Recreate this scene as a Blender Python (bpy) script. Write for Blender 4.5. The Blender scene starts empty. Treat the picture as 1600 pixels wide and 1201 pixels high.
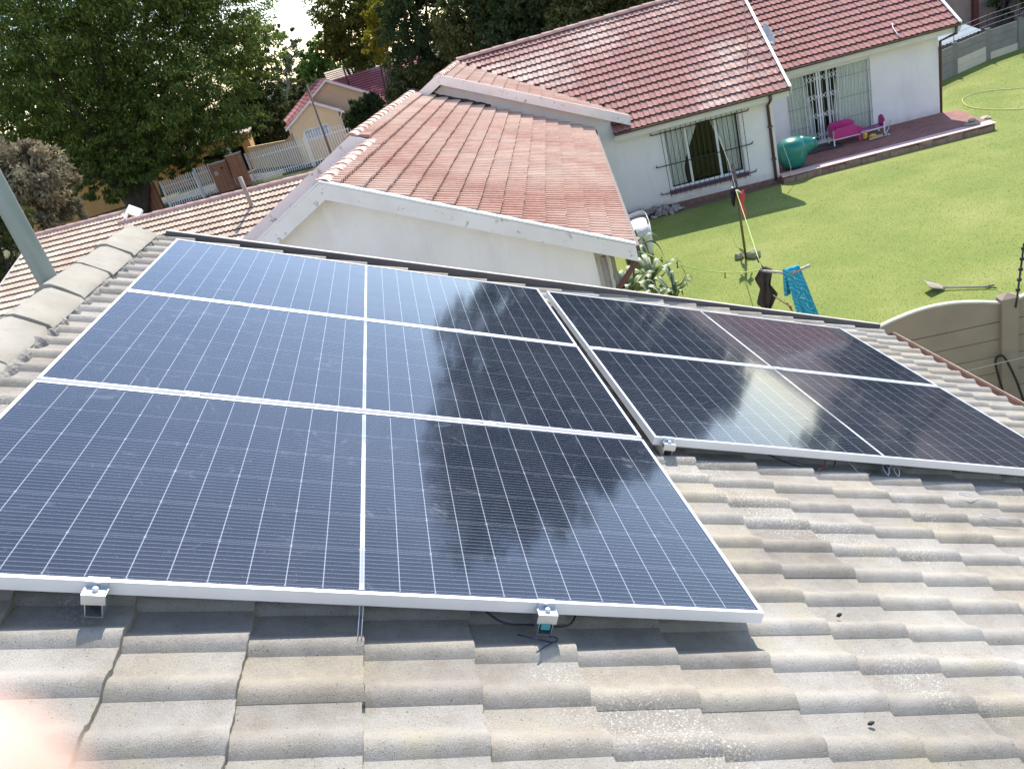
import bpy, math, random
import numpy as np
from mathutils import Vector, Matrix
random.seed(7); RNG = np.random.default_rng(7)
SC = bpy.context.scene
COL = SC.collection

# ------------------------------------------------------------------ camera
F_PX = 1238.035                       # focal length in pixels of the 1600 px wide photograph
CAM_R = np.array([[0.95256834, 0.30113956, -0.04391498],
                  [-0.16381574, 0.38578112, -0.90793025],
                  [-0.25647214, 0.87205957, 0.41681427]])
CAM_C = np.array([1.4627, -5.0453, 0.7130])
cam = bpy.data.cameras.new("camera"); cam.sensor_width = 36.0; cam.sensor_fit = 'HORIZONTAL'
cam.lens = F_PX * 36.0 / 1600.0
cam.clip_start = 0.008; cam.clip_end = 900
cam.dof.use_dof = True; cam.dof.focus_distance = 5.0; cam.dof.aperture_fstop = 11.0
camo = bpy.data.objects.new("camera", cam); COL.objects.link(camo)
M = Matrix([[*CAM_R[i], CAM_C[i]] for i in range(3)] + [[0, 0, 0, 1]])
camo.matrix_world = M
SC.camera = camo

# ------------------------------------------------------------------ sky, sun, exposure
SUN_AZ, SUN_EL = math.radians(25), math.radians(49.5)      # azimuth clockwise from +Y
W_ = bpy.data.worlds.new("World"); SC.world = W_; W_.use_nodes = True
nt = W_.node_tree; bg = nt.nodes["Background"]
sky = nt.nodes.new("ShaderNodeTexSky"); sky.sky_type = 'NISHITA'; sky.sun_disc = False
sky.sun_elevation = SUN_EL; sky.sun_rotation = SUN_AZ; sky.air_density = 1.0; sky.dust_density = 0.25; sky.ozone_density = 0.35
warm = nt.nodes.new('ShaderNodeMix'); warm.data_type = 'RGBA'; warm.blend_type = 'MULTIPLY'; warm.inputs[0].default_value = 1.0
warm.inputs[7].default_value = (1.0, .95, .955, 1); nt.links.new(sky.outputs[0], warm.inputs[6]); nt.links.new(warm.outputs[2], bg.inputs[0]); bg.inputs[1].default_value = 0.15
sun = bpy.data.lights.new("sun", 'SUN'); sun.energy = 3.2; sun.angle = math.radians(0.55); sun.color = (1.0, 0.95, 0.87)
suno = bpy.data.objects.new("sun", sun); COL.objects.link(suno)
SUNV = Vector((math.sin(SUN_AZ)*math.cos(SUN_EL), math.cos(SUN_AZ)*math.cos(SUN_EL), math.sin(SUN_EL)))
suno.rotation_euler = SUNV.to_track_quat('Z', 'Y').to_euler(); suno.location = (0, 0, 30)
SC.view_settings.view_transform = 'Standard'; SC.view_settings.look = 'None'
SC.view_settings.exposure = 1.18; SC.view_settings.gamma = 1.0
SC.render.engine = 'CYCLES'
SC.cycles.max_bounces = 6; SC.cycles.transparent_max_bounces = 12
SC.cycles.sample_clamp_indirect = 6.0

# ------------------------------------------------------------------ frames of reference
PITCH = 0.4482208
CP, SP = math.cos(PITCH), math.sin(PITCH)
PHI = -0.210494562                     # the neighbour's plot is turned 12 degrees against this roof
G = -5.6
HO = np.array([11.413, 16.268, G])
HXV = np.array([math.cos(PHI), math.sin(PHI), 0.0]); HYV = np.array([-math.sin(PHI), math.cos(PHI), 0.0])
def TW(p): return np.asarray(p, float)
def TH(p):                              # neighbour's plot -> world
    p = np.asarray(p, float)
    return HO + p[..., 0:1]*HXV + p[..., 1:2]*HYV + p[..., 2:3]*np.array([0, 0, 1.0])
def TR(p):                              # own roof (down the slope, along the ridge, off the roof) -> world
    p = np.asarray(p, float)
    return p[..., 0:1]*np.array([CP, 0, -SP]) + p[..., 1:2]*np.array([0, 1.0, 0]) + p[..., 2:3]*np.array([SP, 0, CP])
def ray(x, y):
    d = CAM_R @ np.array([x-800.0, -(y-600.5), -F_PX]); return d/np.linalg.norm(d)
def ground_at(x, y, z=G):
    d = ray(x, y); return CAM_C + d*((z-CAM_C[2])/d[2])
def at_dist(x, y, dist):
    d = ray(x, y); return CAM_C + d*dist
def frameT(o, phi):
    o = np.array(o, float); a = np.array([math.cos(phi), math.sin(phi), 0]); b = np.array([-math.sin(phi), math.cos(phi), 0])
    def T(p):
        p = np.asarray(p, float); return o + p[..., 0:1]*a + p[..., 1:2]*b + p[..., 2:3]*np.array([0, 0, 1.0])
    def on_y(x, y, y0):
        d = ray(x, y); q = o + b*y0; P = CAM_C + d*((b@(q-CAM_C))/(b@d)); P = P-o
        return (P@a, P@b, P[2])
    return T, on_y

# ------------------------------------------------------------------ objects
MATW = {}
def thing(name, label, cat, loc=(0, 0, 0), rz=0.0, group=None, kind=None, matrix=None):
    o = bpy.data.objects.new(name, None); COL.objects.link(o); o.empty_display_size = 0.2
    m = matrix if matrix is not None else Matrix.Translation(Vector([float(v) for v in loc])) @ Matrix.Rotation(rz, 4, 'Z')
    o.matrix_world = m; MATW[o.name] = m.copy()
    tag(o, label, cat, group, kind); return o
def tag(o, label=None, cat=None, group=None, kind=None):
    if label: o['label'] = label
    if cat: o['category'] = cat
    if group: o['group'] = group
    if kind: o['kind'] = kind
    return o
def link(name, V, Fc, mat, parent=None, smooth=False, mats=None, fm=None, origin=None):
    """V in world coordinates; parent given -> stored in the thing's own coordinates"""
    V = np.asarray(V, float).reshape(-1, 3)
    me = bpy.data.meshes.new(name)
    if parent is not None:
        root = parent
        while root.parent is not None: root = root.parent
        inv = np.array(MATW[root.name].inverted())
    else:
        c = origin if origin is not None else np.array([(V[:, 0].min()+V[:, 0].max())/2, (V[:, 1].min()+V[:, 1].max())/2, V[:, 2].min()])
        m = Matrix.Translation(Vector([float(a) for a in c])); inv = np.array(m.inverted())
    L = V @ inv[:3, :3].T + inv[:3, 3]
    if isinstance(Fc, np.ndarray):
        n, k = Fc.shape
        me.vertices.add(len(L)); me.vertices.foreach_set("co", L.astype(np.float32).ravel())
        me.loops.add(n*k); me.loops.foreach_set("vertex_index", Fc.astype(np.int32).ravel())
        me.polygons.add(n); me.polygons.foreach_set("loop_start", np.arange(0, n*k, k, dtype=np.int32))
        me.update(calc_edges=True); me.validate()
    else:
        me.from_pydata([tuple(map(float, v)) for v in L], [], [list(map(int, f)) for f in Fc]); me.update()
    for mm in (mats or [mat]): me.materials.append(mm)
    if fm is not None: me.polygons.foreach_set("material_index", np.asarray(fm, dtype=np.int32))
    if smooth: me.polygons.foreach_set("use_smooth", np.ones(len(me.polygons), dtype=bool))
    o = bpy.data.objects.new(name, me); COL.objects.link(o)
    if parent is not None:
        o.parent = parent
    else:
        o.matrix_world = m; MATW[o.name] = m.copy()
    return o
def copy_tree(o, M2, parent=None):
    c = o.copy(); COL.objects.link(c)
    if parent is not None: c.parent = parent
    else: c.matrix_world = M2; MATW[c.name] = M2.copy()
    for ch in list(o.children): copy_tree(ch, None, c)
    return c
class MB:
    def __init__(s, T=TW): s.V = []; s.F = []; s.T = T; s.M = []; s.mi = 0
    def add(s, V, Fs):
        b = len(s.V); s.V += [tuple(v) for v in V]; s.F += [tuple(b+i for i in f) for f in Fs]; s.M += [s.mi]*len(Fs); return s
    def box(s, x0, x1, y0, y1, z0, z1):
        if x0 > x1: x0, x1 = x1, x0
        if y0 > y1: y0, y1 = y1, y0
        if z0 > z1: z0, z1 = z1, z0
        return s.add([(x0, y0, z0), (x1, y0, z0), (x1, y1, z0), (x0, y1, z0), (x0, y0, z1), (x1, y0, z1), (x1, y1, z1), (x0, y1, z1)],
                     [(0, 3, 2, 1), (4, 5, 6, 7), (0, 1, 5, 4), (1, 2, 6, 5), (2, 3, 7, 6), (3, 0, 4, 7)])
    def bar(s, a, b, w, h, up=(0, 0, 1), bev=0):
        a = np.array(a, float); b = np.array(b, float); d = b-a; d /= np.linalg.norm(d); up = np.array(up, float)
        x = np.cross(d, up); x /= np.linalg.norm(x); y = np.cross(x, d)
        P = []
        for q in (a, b):
            for sx, sy in ((-1, -1), (1, -1), (1, 1), (-1, 1)): P.append(q + x*w/2*sx + y*h/2*sy)
        return s.add(P, [(0, 1, 2, 3), (4, 7, 6, 5), (0, 4, 5, 1), (1, 5, 6, 2), (2, 6, 7, 3), (3, 7, 4, 0)])
    def tube(s, pts, r, n=8, cap=True, closed=False):
        pts = [np.array(p, float) for p in pts]; N = len(pts); rr = r if hasattr(r, '__len__') else [r]*N
        P = []; prev = None
        for i, p in enumerate(pts):
            d = pts[min(i+1, N-1)]-pts[max(i-1, 0)]; L = np.linalg.norm(d); d = d/L if L > 1e-9 else np.array([0, 0, 1.0])
            if prev is None:
                u = np.cross(d, [0, 0, 1.0]) if abs(d[2]) < .9 else np.cross(d, [1.0, 0, 0])
            else: u = prev - d*(prev@d)
            u /= np.linalg.norm(u); prev = u; w = np.cross(d, u)
            for k in range(n):
                a = 2*math.pi*k/n; P.append(p + (u*math.cos(a)+w*math.sin(a))*rr[i])
        Fs = [(i*n+k, i*n+(k+1) % n, (i+1)*n+(k+1) % n, (i+1)*n+k) for i in range(N-1) for k in range(n)]
        if cap: Fs += [tuple(range(n-1, -1, -1)), tuple((N-1)*n+k for k in range(n))]
        return s.add(P, Fs)
    def lathe(s, c, prof, n=20, axis=(0, 0, 1), xs=1.0):
        axis = np.array(axis, float); axis /= np.linalg.norm(axis); c = np.array(c, float)
        u = np.cross(axis, [0, 1.0, 0.01]); u /= np.linalg.norm(u); w = np.cross(axis, u)
        P = []
        for r, h in prof:
            for k in range(n):
                a = 2*math.pi*k/n; P.append(c + axis*h + (u*math.cos(a)*xs+w*math.sin(a))*r)
        N = len(prof)
        Fs = [(i*n+k, i*n+(k+1) % n, (i+1)*n+(k+1) % n, (i+1)*n+k) for i in range(N-1) for k in range(n)]
        Fs += [tuple(range(n-1, -1, -1)), tuple((N-1)*n+k for k in range(n))]
        return s.add(P, Fs)
    def slab(s, poly, vec):
        n = len(poly); v = np.array(vec, float); P = [np.array(p, float) for p in poly]; P = P + [p+v for p in P]
        return s.add(P, [tuple(range(n-1, -1, -1)), tuple(range(n, 2*n))] + [(i, (i+1) % n, n+(i+1) % n, n+i) for i in range(n)])
    def grid(s, f, nu, nv):
        P = [f(i/nu, j/nv) for i in range(nu+1) for j in range(nv+1)]; w = nv+1
        return s.add(P, [(i*w+j, (i+1)*w+j, (i+1)*w+j+1, i*w+j+1) for i in range(nu) for j in range(nv)])
    def blob(s, c, r, seed=0, n=2, rough=.25, sq=(1, 1, 1)):
        rg = random.Random(seed); import bmesh
        bm = bmesh.new(); bmesh.ops.create_icosphere(bm, subdivisions=n, radius=1)
        ph = [(rg.uniform(1, 3), rg.uniform(0, 6), np.array([rg.gauss(0, 1) for _ in range(3)])) for _ in range(5)]
        P = []
        for v in bm.verts:
            p = np.array(v.co); k = 1+rough*sum(math.sin(f*(p@a)*2+o) for f, o, a in ph)/3
            P.append(np.array(c)+p*k*r*np.array(sq))
        Fs = [tuple(v.index for v in f.verts) for f in bm.faces]; bm.free()
        return s.add(P, Fs)
    def build(s, name, mat, parent=None, smooth=False, solid=0, mats=None):
        V = s.T(np.array(s.V))
        o = link(name, V, s.F, mat, parent, smooth, mats=mats, fm=s.M if mats else None)
        if solid:
            md = o.modifiers.new("solid", 'SOLIDIFY'); md.thickness = solid
        return o

# ------------------------------------------------------------------ materials
class NT:
    def __init__(s, name):
        m = bpy.data.materials.new(name); m.use_nodes = True; s.m = m; s.t = m.node_tree
        s.b = s.t.nodes["Principled BSDF"]; s.out = s.t.nodes["Material Output"]
        s.tc = s.n("ShaderNodeTexCoord")
    def n(s, ty, **kw):
        x = s.t.nodes.new(ty)
        for k, v in kw.items(): setattr(x, k, v)
        return x
    def l(s, a, b): s.t.links.new(a, b)
    def math(s, op, a, b=None, c=None):
        x = s.n("ShaderNodeMath", operation=op)
        for i, v in enumerate((a, b, c)):
            if v is None: continue
            if isinstance(v, (int, float)): x.inputs[i].default_value = v
            else: s.l(v, x.inputs[i])
        return x.outputs[0]
    def noise(s, scale, detail=4, vec=None, rough=.55, dist=0):
        x = s.n("ShaderNodeTexNoise"); x.inputs["Scale"].default_value = scale; x.inputs["Detail"].default_value = detail
        x.inputs["Roughness"].default_value = rough; x.inputs["Distortion"].default_value = dist
        s.l(vec if vec is not None else s.tc.outputs["Object"], x.inputs["Vector"]); return x.outputs["Fac"]
    def ramp(s, fac, stops):
        x = s.n("ShaderNodeValToRGB"); cr = x.color_ramp
        while len(cr.elements) > 1: cr.elements.remove(cr.elements[-1])
        cr.elements[0].position = stops[0][0]; cr.elements[0].color = (*stops[0][1], 1) if hasattr(stops[0][1], '__len__') else (stops[0][1],)*3+(1,)
        for p, c in stops[1:]:
            e = cr.elements.new(p); e.color = (*c, 1) if hasattr(c, '__len__') else (c, c, c, 1)
        s.l(fac, x.inputs[0]); return x.outputs[0]
    def mix(s, f, a, b, mode='MIX'):
        x = s.n("ShaderNodeMix", data_type='RGBA', blend_type=mode)
        for i, v in ((0, f), (6, a), (7, b)):
            if isinstance(v, (int, float)): x.inputs[i].default_value = v
            elif isinstance(v, tuple): x.inputs[i].default_value = (*v, 1)
            else: s.l(v, x.inputs[i])
        return x.outputs[2]
    def base(s, c):
        if isinstance(c, tuple): s.b.inputs["Base Color"].default_value = (*c, 1)
        else: s.l(c, s.b.inputs["Base Color"])
    def bump(s, h, strength, dist=.01):
        x = s.n("ShaderNodeBump"); x.inputs["Strength"].default_value = strength; x.inputs["Distance"].default_value = dist
        s.l(h, x.inputs["Height"]); s.l(x.outputs[0], s.b.inputs["Normal"])
    def set(s, **kw):
        for k, v in kw.items():
            i = s.b.inputs[k.replace('_', ' ')]
            if isinstance(v, (int, float)): i.default_value = v
            else: s.l(v, i)
        return s.m
def simple(name, c, c2=None, scale=6, rough=.7, metal=0.0, bump=0.15, bscale=60, spots=None, bd=.004):
    t = NT(name); f = t.noise(scale, 5)
    col = t.mix(t.ramp(f, [(.3, 0.0), (.7, 1.0)]), c, c2 or tuple(v*.8 for v in c))
    if spots:
        sc, th, cc = spots; g = t.noise(sc, 4, rough=.7)
        col = t.mix(t.ramp(g, [(th, 0.0), (th+.08, 1.0)]), col, cc)
    t.base(col)
    if bump: t.bump(t.noise(bscale, 3), bump, bd)
    return t.set(Roughness=rough, Metallic=metal)

def concrete_tile():
    t = NT("weathered_concrete_tile")
    g = t.n("ShaderNodeNewGeometry")
    a = t.ramp(t.noise(2.3, 5), [(.32, (.37, .34, .295)), (.5, (.44, .405, .355)), (.7, (.52, .49, .44))])
    rnd = t.ramp(g.outputs["Random Per Island"], [(0, (.86, .84, .82)), (.5, (1, 1, 1)), (1, (1.0, .96, .88))])
    a = t.mix(1.0, a, rnd, 'MULTIPLY')
    fine = t.ramp(t.noise(420, 3, rough=.8), [(.3, .52), (.5, .98), (.72, 1.22)])
    a = t.mix(.75, a, fine, 'MULTIPLY')
    st = t.ramp(t.noise(11, 5, rough=.65), [(.3, (.72, .69, .62)), (.55, (1, 1, 1))])
    a = t.mix(.6, a, st, 'MULTIPLY')
    # lichen: pale speckle in patches, ochre bloom in others
    patch = t.ramp(t.noise(1.9, 3), [(.56, 0.0), (.64, 1.0)])
    li = t.ramp(t.noise(150, 4, rough=.7), [(.56, 0.0), (.6, 1.0)])
    a = t.mix(t.math('MULTIPLY', patch, li), a, (.66, .62, .53))
    oc = t.ramp(t.noise(5.5, 4), [(.55, 0.0), (.72, .45)])
    a = t.mix(oc, a, (.42, .36, .22))
    pit = t.ramp(t.noise(230, 2, rough=.4), [(.27, 1.0), (.31, 0.0)])
    a = t.mix(pit, a, (.08, .07, .06))
    t.base(a)
    h = t.math('ADD', t.noise(330, 4, rough=.75), t.math('MULTIPLY', t.noise(60, 3), .6))
    t.bump(h, .85, .006)
    t.b.inputs['Specular IOR Level'].default_value = .2
    return t.set(Roughness=.95)
def clay_tile(name, dark, mid, pale, lo=.42, hi=.62, patch=.5, axis=None):
    """painted concrete tiles, worn pale on the crowns in patches"""
    t = NT(name); g = t.n("ShaderNodeNewGeometry")
    wear = t.noise(patch, 3); wear2 = t.noise(7, 5, rough=.75)
    w = t.ramp(t.math('ADD', t.math('MULTIPLY', wear, .62), t.math('MULTIPLY', wear2, .38)), [(lo, 0.0), (hi, 1.0)])
    rnd = t.ramp(g.outputs["Random Per Island"], [(0, (.84, .82, .82)), (.5, (1, 1, 1)), (1, (1.12, 1.08, 1.06))])
    a = t.mix(t.ramp(t.noise(18, 4), [(.3, 0.0), (.7, 1.0)]), dark, mid)
    w = t.math('MINIMUM', t.math('ADD', w, t.ramp(t.noise(26, 4, rough=.7), [(.6, 0.0), (.68, .55)])), 1.0)
    a = t.mix(w, a, pale)
    a = t.mix(.9, a, rnd, 'MULTIPLY')
    t.base(a); t.bump(t.noise(90, 3), .25, .004)
    return t.set(Roughness=.85)
def leaf_mat(name, c1, c2, c3, trans=.35):
    t = NT(name); g = t.n("ShaderNodeNewGeometry")
    r = t.ramp(g.outputs["Random Per Island"], [(0, c1), (.5, c2), (1, c3)])
    big = t.ramp(t.noise(.35, 3), [(.35, (.75, .8, .75)), (.65, (1.15, 1.1, .95))])
    c = t.mix(.8, r, big, 'MULTIPLY')
    d = t.n("ShaderNodeBsdfDiffuse"); tr = t.n("ShaderNodeBsdfTranslucent"); mx = t.n("ShaderNodeMixShader"); mx.inputs[0].default_value = trans
    t.l(c, d.inputs[0]); t.l(c, tr.inputs[0]); t.l(d.outputs[0], mx.inputs[1]); t.l(tr.outputs[0], mx.inputs[2])
    t.l(mx.outputs[0], t.out.inputs[0]); t.t.nodes.remove(t.b); return t.m
def glass_mat(name, tint=(.8, .85, .85)):
    t = NT(name)
    tr = t.n("ShaderNodeBsdfTransparent"); tr.inputs[0].default_value = (*tint, 1)
    gl = t.n("ShaderNodeBsdfGlossy"); gl.inputs["Roughness"].default_value = .02
    fr = t.n("ShaderNodeFresnel"); fr.inputs[0].default_value = 1.5; mx = t.n("ShaderNodeMixShader")
    t.l(fr.outputs[0], mx.inputs[0]); t.l(tr.outputs[0], mx.inputs[1]); t.l(gl.outputs[0], mx.inputs[2])
    t.l(mx.outputs[0], t.out.inputs[0]); t.t.nodes.remove(t.b); return t.m

PL, PW = 2.279, 1.134*0.9753      # panel length down the slope, width along the ridge
def solar_mat():
    t = NT("solar_cells"); s = t.n("ShaderNodeSeparateXYZ"); t.l(t.tc.outputs["Object"], s.inputs[0])
    x = s.outputs[0]; y = t.math('ADD', s.outputs[1], PW)       # x 0..PL, y 0..PW
    m = .020; gap = .011; half = (PL-2*m-gap)/2; cw = half/12; rw = (PW-2*m)/6
    xc = t.math('SUBTRACT', t.math('ABSOLUTE', t.math('SUBTRACT', x, PL/2)), gap/2)   # distance from the middle gap
    cxn = t.math('DIVIDE', xc, cw)
    fx = t.math('ABSOLUTE', t.math('SUBTRACT', t.math('FRACT', cxn), .5))        # .5 at a cell edge
    fy = t.math('ABSOLUTE', t.math('SUBTRACT', t.math('FRACT', t.math('DIVIDE', t.math('SUBTRACT', y, m), rw)), .5))
    lx = t.math('GREATER_THAN', fx, .5-.0012/cw)
    ly = t.math('GREATER_THAN', fy, .5-.0009/rw)
    mid = t.math('LESS_THAN', xc, 0.0)
    # chamfered cell corners: every second line across carries a small diamond
    fx2 = t.math('ABSOLUTE', t.math('SUBTRACT', t.math('FRACT', t.math('MULTIPLY', cxn, .5)), .5))
    dx = t.math('MULTIPLY', t.math('SUBTRACT', .5, fx2), cw*2); dy = t.math('MULTIPLY', t.math('SUBTRACT', .5, fy), rw)
    dia = t.math('LESS_THAN', t.math('ADD', dx, dy), .0044)
    # bus bars: ten to a cell
    fb = t.math('ABSOLUTE', t.math('SUBTRACT', t.math('FRACT', t.math('DIVIDE', t.math('SUBTRACT', y, m), rw/10)), .5))
    lb = t.math('LESS_THAN', fb, .5*.0011/(rw/10))
    edge = t.math('MAXIMUM', t.math('GREATER_THAN', xc, half-.001), t.math('MAXIMUM', t.math('LESS_THAN', y, m), t.math('GREATER_THAN', y, PW-m)))
    inn = t.math('SUBTRACT', 1.0, edge)
    pos = t.n("ShaderNodeNewGeometry").outputs["Position"]
    cell = t.ramp(t.noise(1.1, 2, pos), [(.3, (.009, .014, .025)), (.7, (.013, .018, .029))])
    c = t.mix(t.math('MULTIPLY', lb, .60), cell, (.36, .40, .48))
    w = t.math('MULTIPLY', t.math('MAXIMUM', t.math('MULTIPLY', lx, .42), t.math('MAXIMUM', t.math('MULTIPLY', ly, .22), t.math('MULTIPLY', dia, .5))), inn)
    c = t.mix(w, c, (.62, .66, .72))
    # ribbons in the middle gap, with connectors that look wider and brighter in places
    rib = t.math('MULTIPLY', mid, t.ramp(t.noise(3.0, 1, pos), [(.44, .35), (.52, 1.0)]))
    c = t.mix(rib, c, (.80, .83, .87))
    c = t.mix(edge, c, (.02, .025, .05))
    # dust film, wiped smears and drip marks
    dust = t.ramp(t.noise(2.0, 6, pos, rough=.7, dist=.6), [(.35, .0), (.75, .03)])
    sm = t.ramp(t.noise(6.5, 5, pos, rough=.72, dist=1.6), [(.60, 0.0), (.76, .13)])
    sp = t.ramp(t.noise(70, 2, pos), [(.74, 0.0), (.78, .14)])
    ds = t.math('ADD', t.math('ADD', dust, sm), sp)
    c = t.mix(ds, c, (.50, .52, .56))
    t.base(c)
    r = t.math('ADD', .05, t.math('MULTIPLY', ds, 1.2))
    t.set(Roughness=r, IOR=1.58)
    h = t.noise(160, 2, pos); t.bump(h, .008, .001)
    return t.m

MT = dict(
    tile=concrete_tile(),
    cap=simple("ridge_cap_concrete", (.30, .27, .215), (.39, .355, .295), 5, .93, bump=.8, bscale=170, spots=(17, .6, (.30, .27, .21)), bd=.004),
    mortar=simple("old_mortar", (.33, .30, .26), (.20, .185, .16), 22, .95, bump=.8, bscale=70, bd=.012),
    alu=simple("anodised_aluminium", (.80, .81, .82), (.70, .71, .73), 3, .42, .35, bump=.03, bscale=200),
    alu2=simple("mill_aluminium", (.62, .64, .66), (.50, .52, .54), 9, .35, .8, bump=.05, bscale=120),
    teal=simple("teal_plastic_insert", (.05, .33, .38), rough=.5),
    black=simple("black_rubber", (.015, .015, .018), rough=.55, bump=.05),
    red=simple("red_cable", (.45, .03, .03), rough=.5),
    glass=glass_mat("window_glass", (.92, .94, .93)),
    solar=solar_mat(),
    flash=simple("grey_flashing", (.10, .095, .10), (.07, .065, .07), 4, .55, .1, bump=.1, bscale=30),
    flashtop=simple("bleached_flashing_rim", (.55, .50, .43), (.40, .35, .30), 14, .7),
    rust=simple("rusty_gutter", (.17, .07, .05), (.27, .14, .09), 9, .8, bump=.3),
    rustrim=simple("worn_gutter_rim", (.42, .32, .24), (.25, .15, .11), 20, .75),
    plaster=None,
    barge=simple("flaking_white_paint", (.80, .74, .71), (.72, .65, .61), 2, .75, bump=.2, bscale=30, spots=(6, .60, (.40, .35, .31))),
    cream=simple("cream_soffit", (.66, .62, .54), (.58, .54, .46), 3, .8),
    brown=simple("brown_gutter", (.085, .045, .038), (.12, .07, .055), 6, .5, bump=.05),
    white=simple("white_paint", (.78, .78, .76), (.70, .70, .68), 5, .5, bump=.03),
    iron=simple("black_iron", (.018, .016, .02), rough=.6, bump=.1),
    purple=simple("painted_brick_sill", (.12, .055, .085), (.17, .09, .11), 12, .7),
    lace=simple("lace_curtain", (.88, .88, .85), (.80, .80, .77), 14, .9, bump=.1),
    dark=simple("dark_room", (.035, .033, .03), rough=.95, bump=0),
    t_mid=clay_tile("faded_salmon_tile", (.50, .255, .175), (.57, .325, .235), (.67, .49, .375), .38, .62, .45),
    t_main=clay_tile("red_brown_tile", (.30, .125, .105), (.36, .17, .14), (.60, .46, .37), .47, .60, .28),
    t_far=clay_tile("dark_red_tile", (.28, .11, .095), (.34, .15, .125), (.56, .42, .34), .58, .74, .35),
    t_gar=clay_tile("straw_tile", (.47, .33, .24), (.55, .42, .30), (.66, .55, .41), .44, .60, .5),
    t_str=clay_tile("crimson_tile", (.34, .07, .085), (.40, .12, .12), (.62, .40, .36), .50, .64, .3),
    t_caps=simple("red_ridge_cap", (.46, .20, .15), (.56, .32, .24), 3, .85, spots=(5, .46, (.74, .62, .52))),
    t_caps2=simple("pink_ridge_cap", (.44, .25, .21), (.52, .34, .28), 3, .85),
    soil=simple("bare_soil", (.14, .085, .06), (.20, .14, .10), 4, .95, bump=.6, bscale=30, bd=.02),
    t_mast=simple('dark_cable_sheath', (.10, .05, .045), rough=.7),
    nose=simple('shade_painted_tile_edge', (.06, .022, .02), (.09, .035, .03), 9, .95),  # shade along the tile courses, painted into the nose and skirt faces
    paver=None,
)
def paver_mat(name, a, b, sc, mortar):
    t = NT(name); br = t.n("ShaderNodeTexBrick"); t.l(t.tc.outputs["Object"], br.inputs["Vector"])
    br.inputs["Scale"].default_value = sc; br.inputs["Color1"].default_value = (*a, 1); br.inputs["Color2"].default_value = (*b, 1)
    br.inputs["Mortar"].default_value = (*mortar, 1); br.inputs["Mortar Size"].default_value = .015
    c = t.mix(.7, br.outputs[0], t.ramp(t.noise(3, 5), [(.3, (.7, .7, .7)), (.7, (1.2, 1.15, 1.1))]), 'MULTIPLY')
    t.base(c); t.bump(br.outputs["Fac"], -.3, .004); return t.set(Roughness=.85)
def plaster_mat():
    t = NT("white_plaster")
    a = t.mix(t.ramp(t.noise(1.1, 5, rough=.6), [(.35, 0.0), (.7, 1.0)]), (.81, .755, .74), (.73, .68, .66))
    mp = t.n("ShaderNodeMapping"); mp.inputs["Scale"].default_value = (1.3, 1.3, .22); t.l(t.tc.outputs["Object"], mp.inputs[0])
    st = t.ramp(t.noise(1.6, 5, mp.outputs[0], rough=.7), [(.52, 0.0), (.75, .26)])
    a = t.mix(st, a, (.50, .46, .42))
    sp = t.ramp(t.noise(9, 4, rough=.7), [(.68, 0.0), (.72, .5)]); a = t.mix(sp, a, (.55, .51, .47))
    s_ = t.n("ShaderNodeSeparateXYZ"); t.l(t.tc.outputs["Object"], s_.inputs[0])
    z = t.math('ADD', s_.outputs[2], t.math('MULTIPLY', t.noise(5, 4), .45))
    a = t.mix(t.ramp(z, [(.22, .75), (.62, 0.0)]), a, (.42, .32, .25))
    t.base(a); t.bump(t.math('ADD', t.noise(45, 3), t.math('MULTIPLY', t.noise(3, 3), 1.5)), .3, .006); return t.set(Roughness=.9)
MT['plaster'] = plaster_mat()
MT['paver'] = paver_mat("red_patio_paver", (.26, .105, .085), (.32, .14, .115), 2.2, (.16, .08, .07))
MT['brick'] = paver_mat("face_brick", (.26, .10, .055), (.34, .15, .08), 4.5, (.24, .19, .15))
MT['brick2'] = paver_mat("pink_brick", (.46, .29, .24), (.52, .34, .28), 3.0, (.30, .22, .19))
MT['paving'] = paver_mat("pale_driveway_paver", (.42, .30, .24), (.48, .35, .28), 3.0, (.28, .2, .16))
def lawn_mat():
    t = NT("lawn")
    a = t.ramp(t.noise(.55, 5, rough=.6), [(.3, (.145, .195, .030)), (.5, (.190, .228, .042)), (.7, (.255, .268, .07))])
    f = t.ramp(t.noise(24, 4, rough=.8), [(.3, .55), (.5, 1.0), (.7, 1.35)])
    a = t.mix(.8, a, f, 'MULTIPLY')
    a = t.mix(t.ramp(t.noise(5, 5, rough=.7), [(.62, 0.0), (.75, .5)]), a, (.30, .27, .12))
    t.base(a); t.bump(t.noise(40, 4, rough=.8), .35, .015); return t.set(Roughness=.95)
MT['lawn'] = lawn_mat()
def earth_mat():
    t = NT("verge_ground")
    a = t.ramp(t.noise(.12, 5, rough=.6), [(.35, (.07, .085, .03)), (.5, (.12, .11, .05)), (.7, (.20, .15, .10))])
    t.base(a); t.bump(t.noise(6, 4), .6, .05); return t.set(Roughness=.95)
MT['earth'] = earth_mat()

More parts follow.
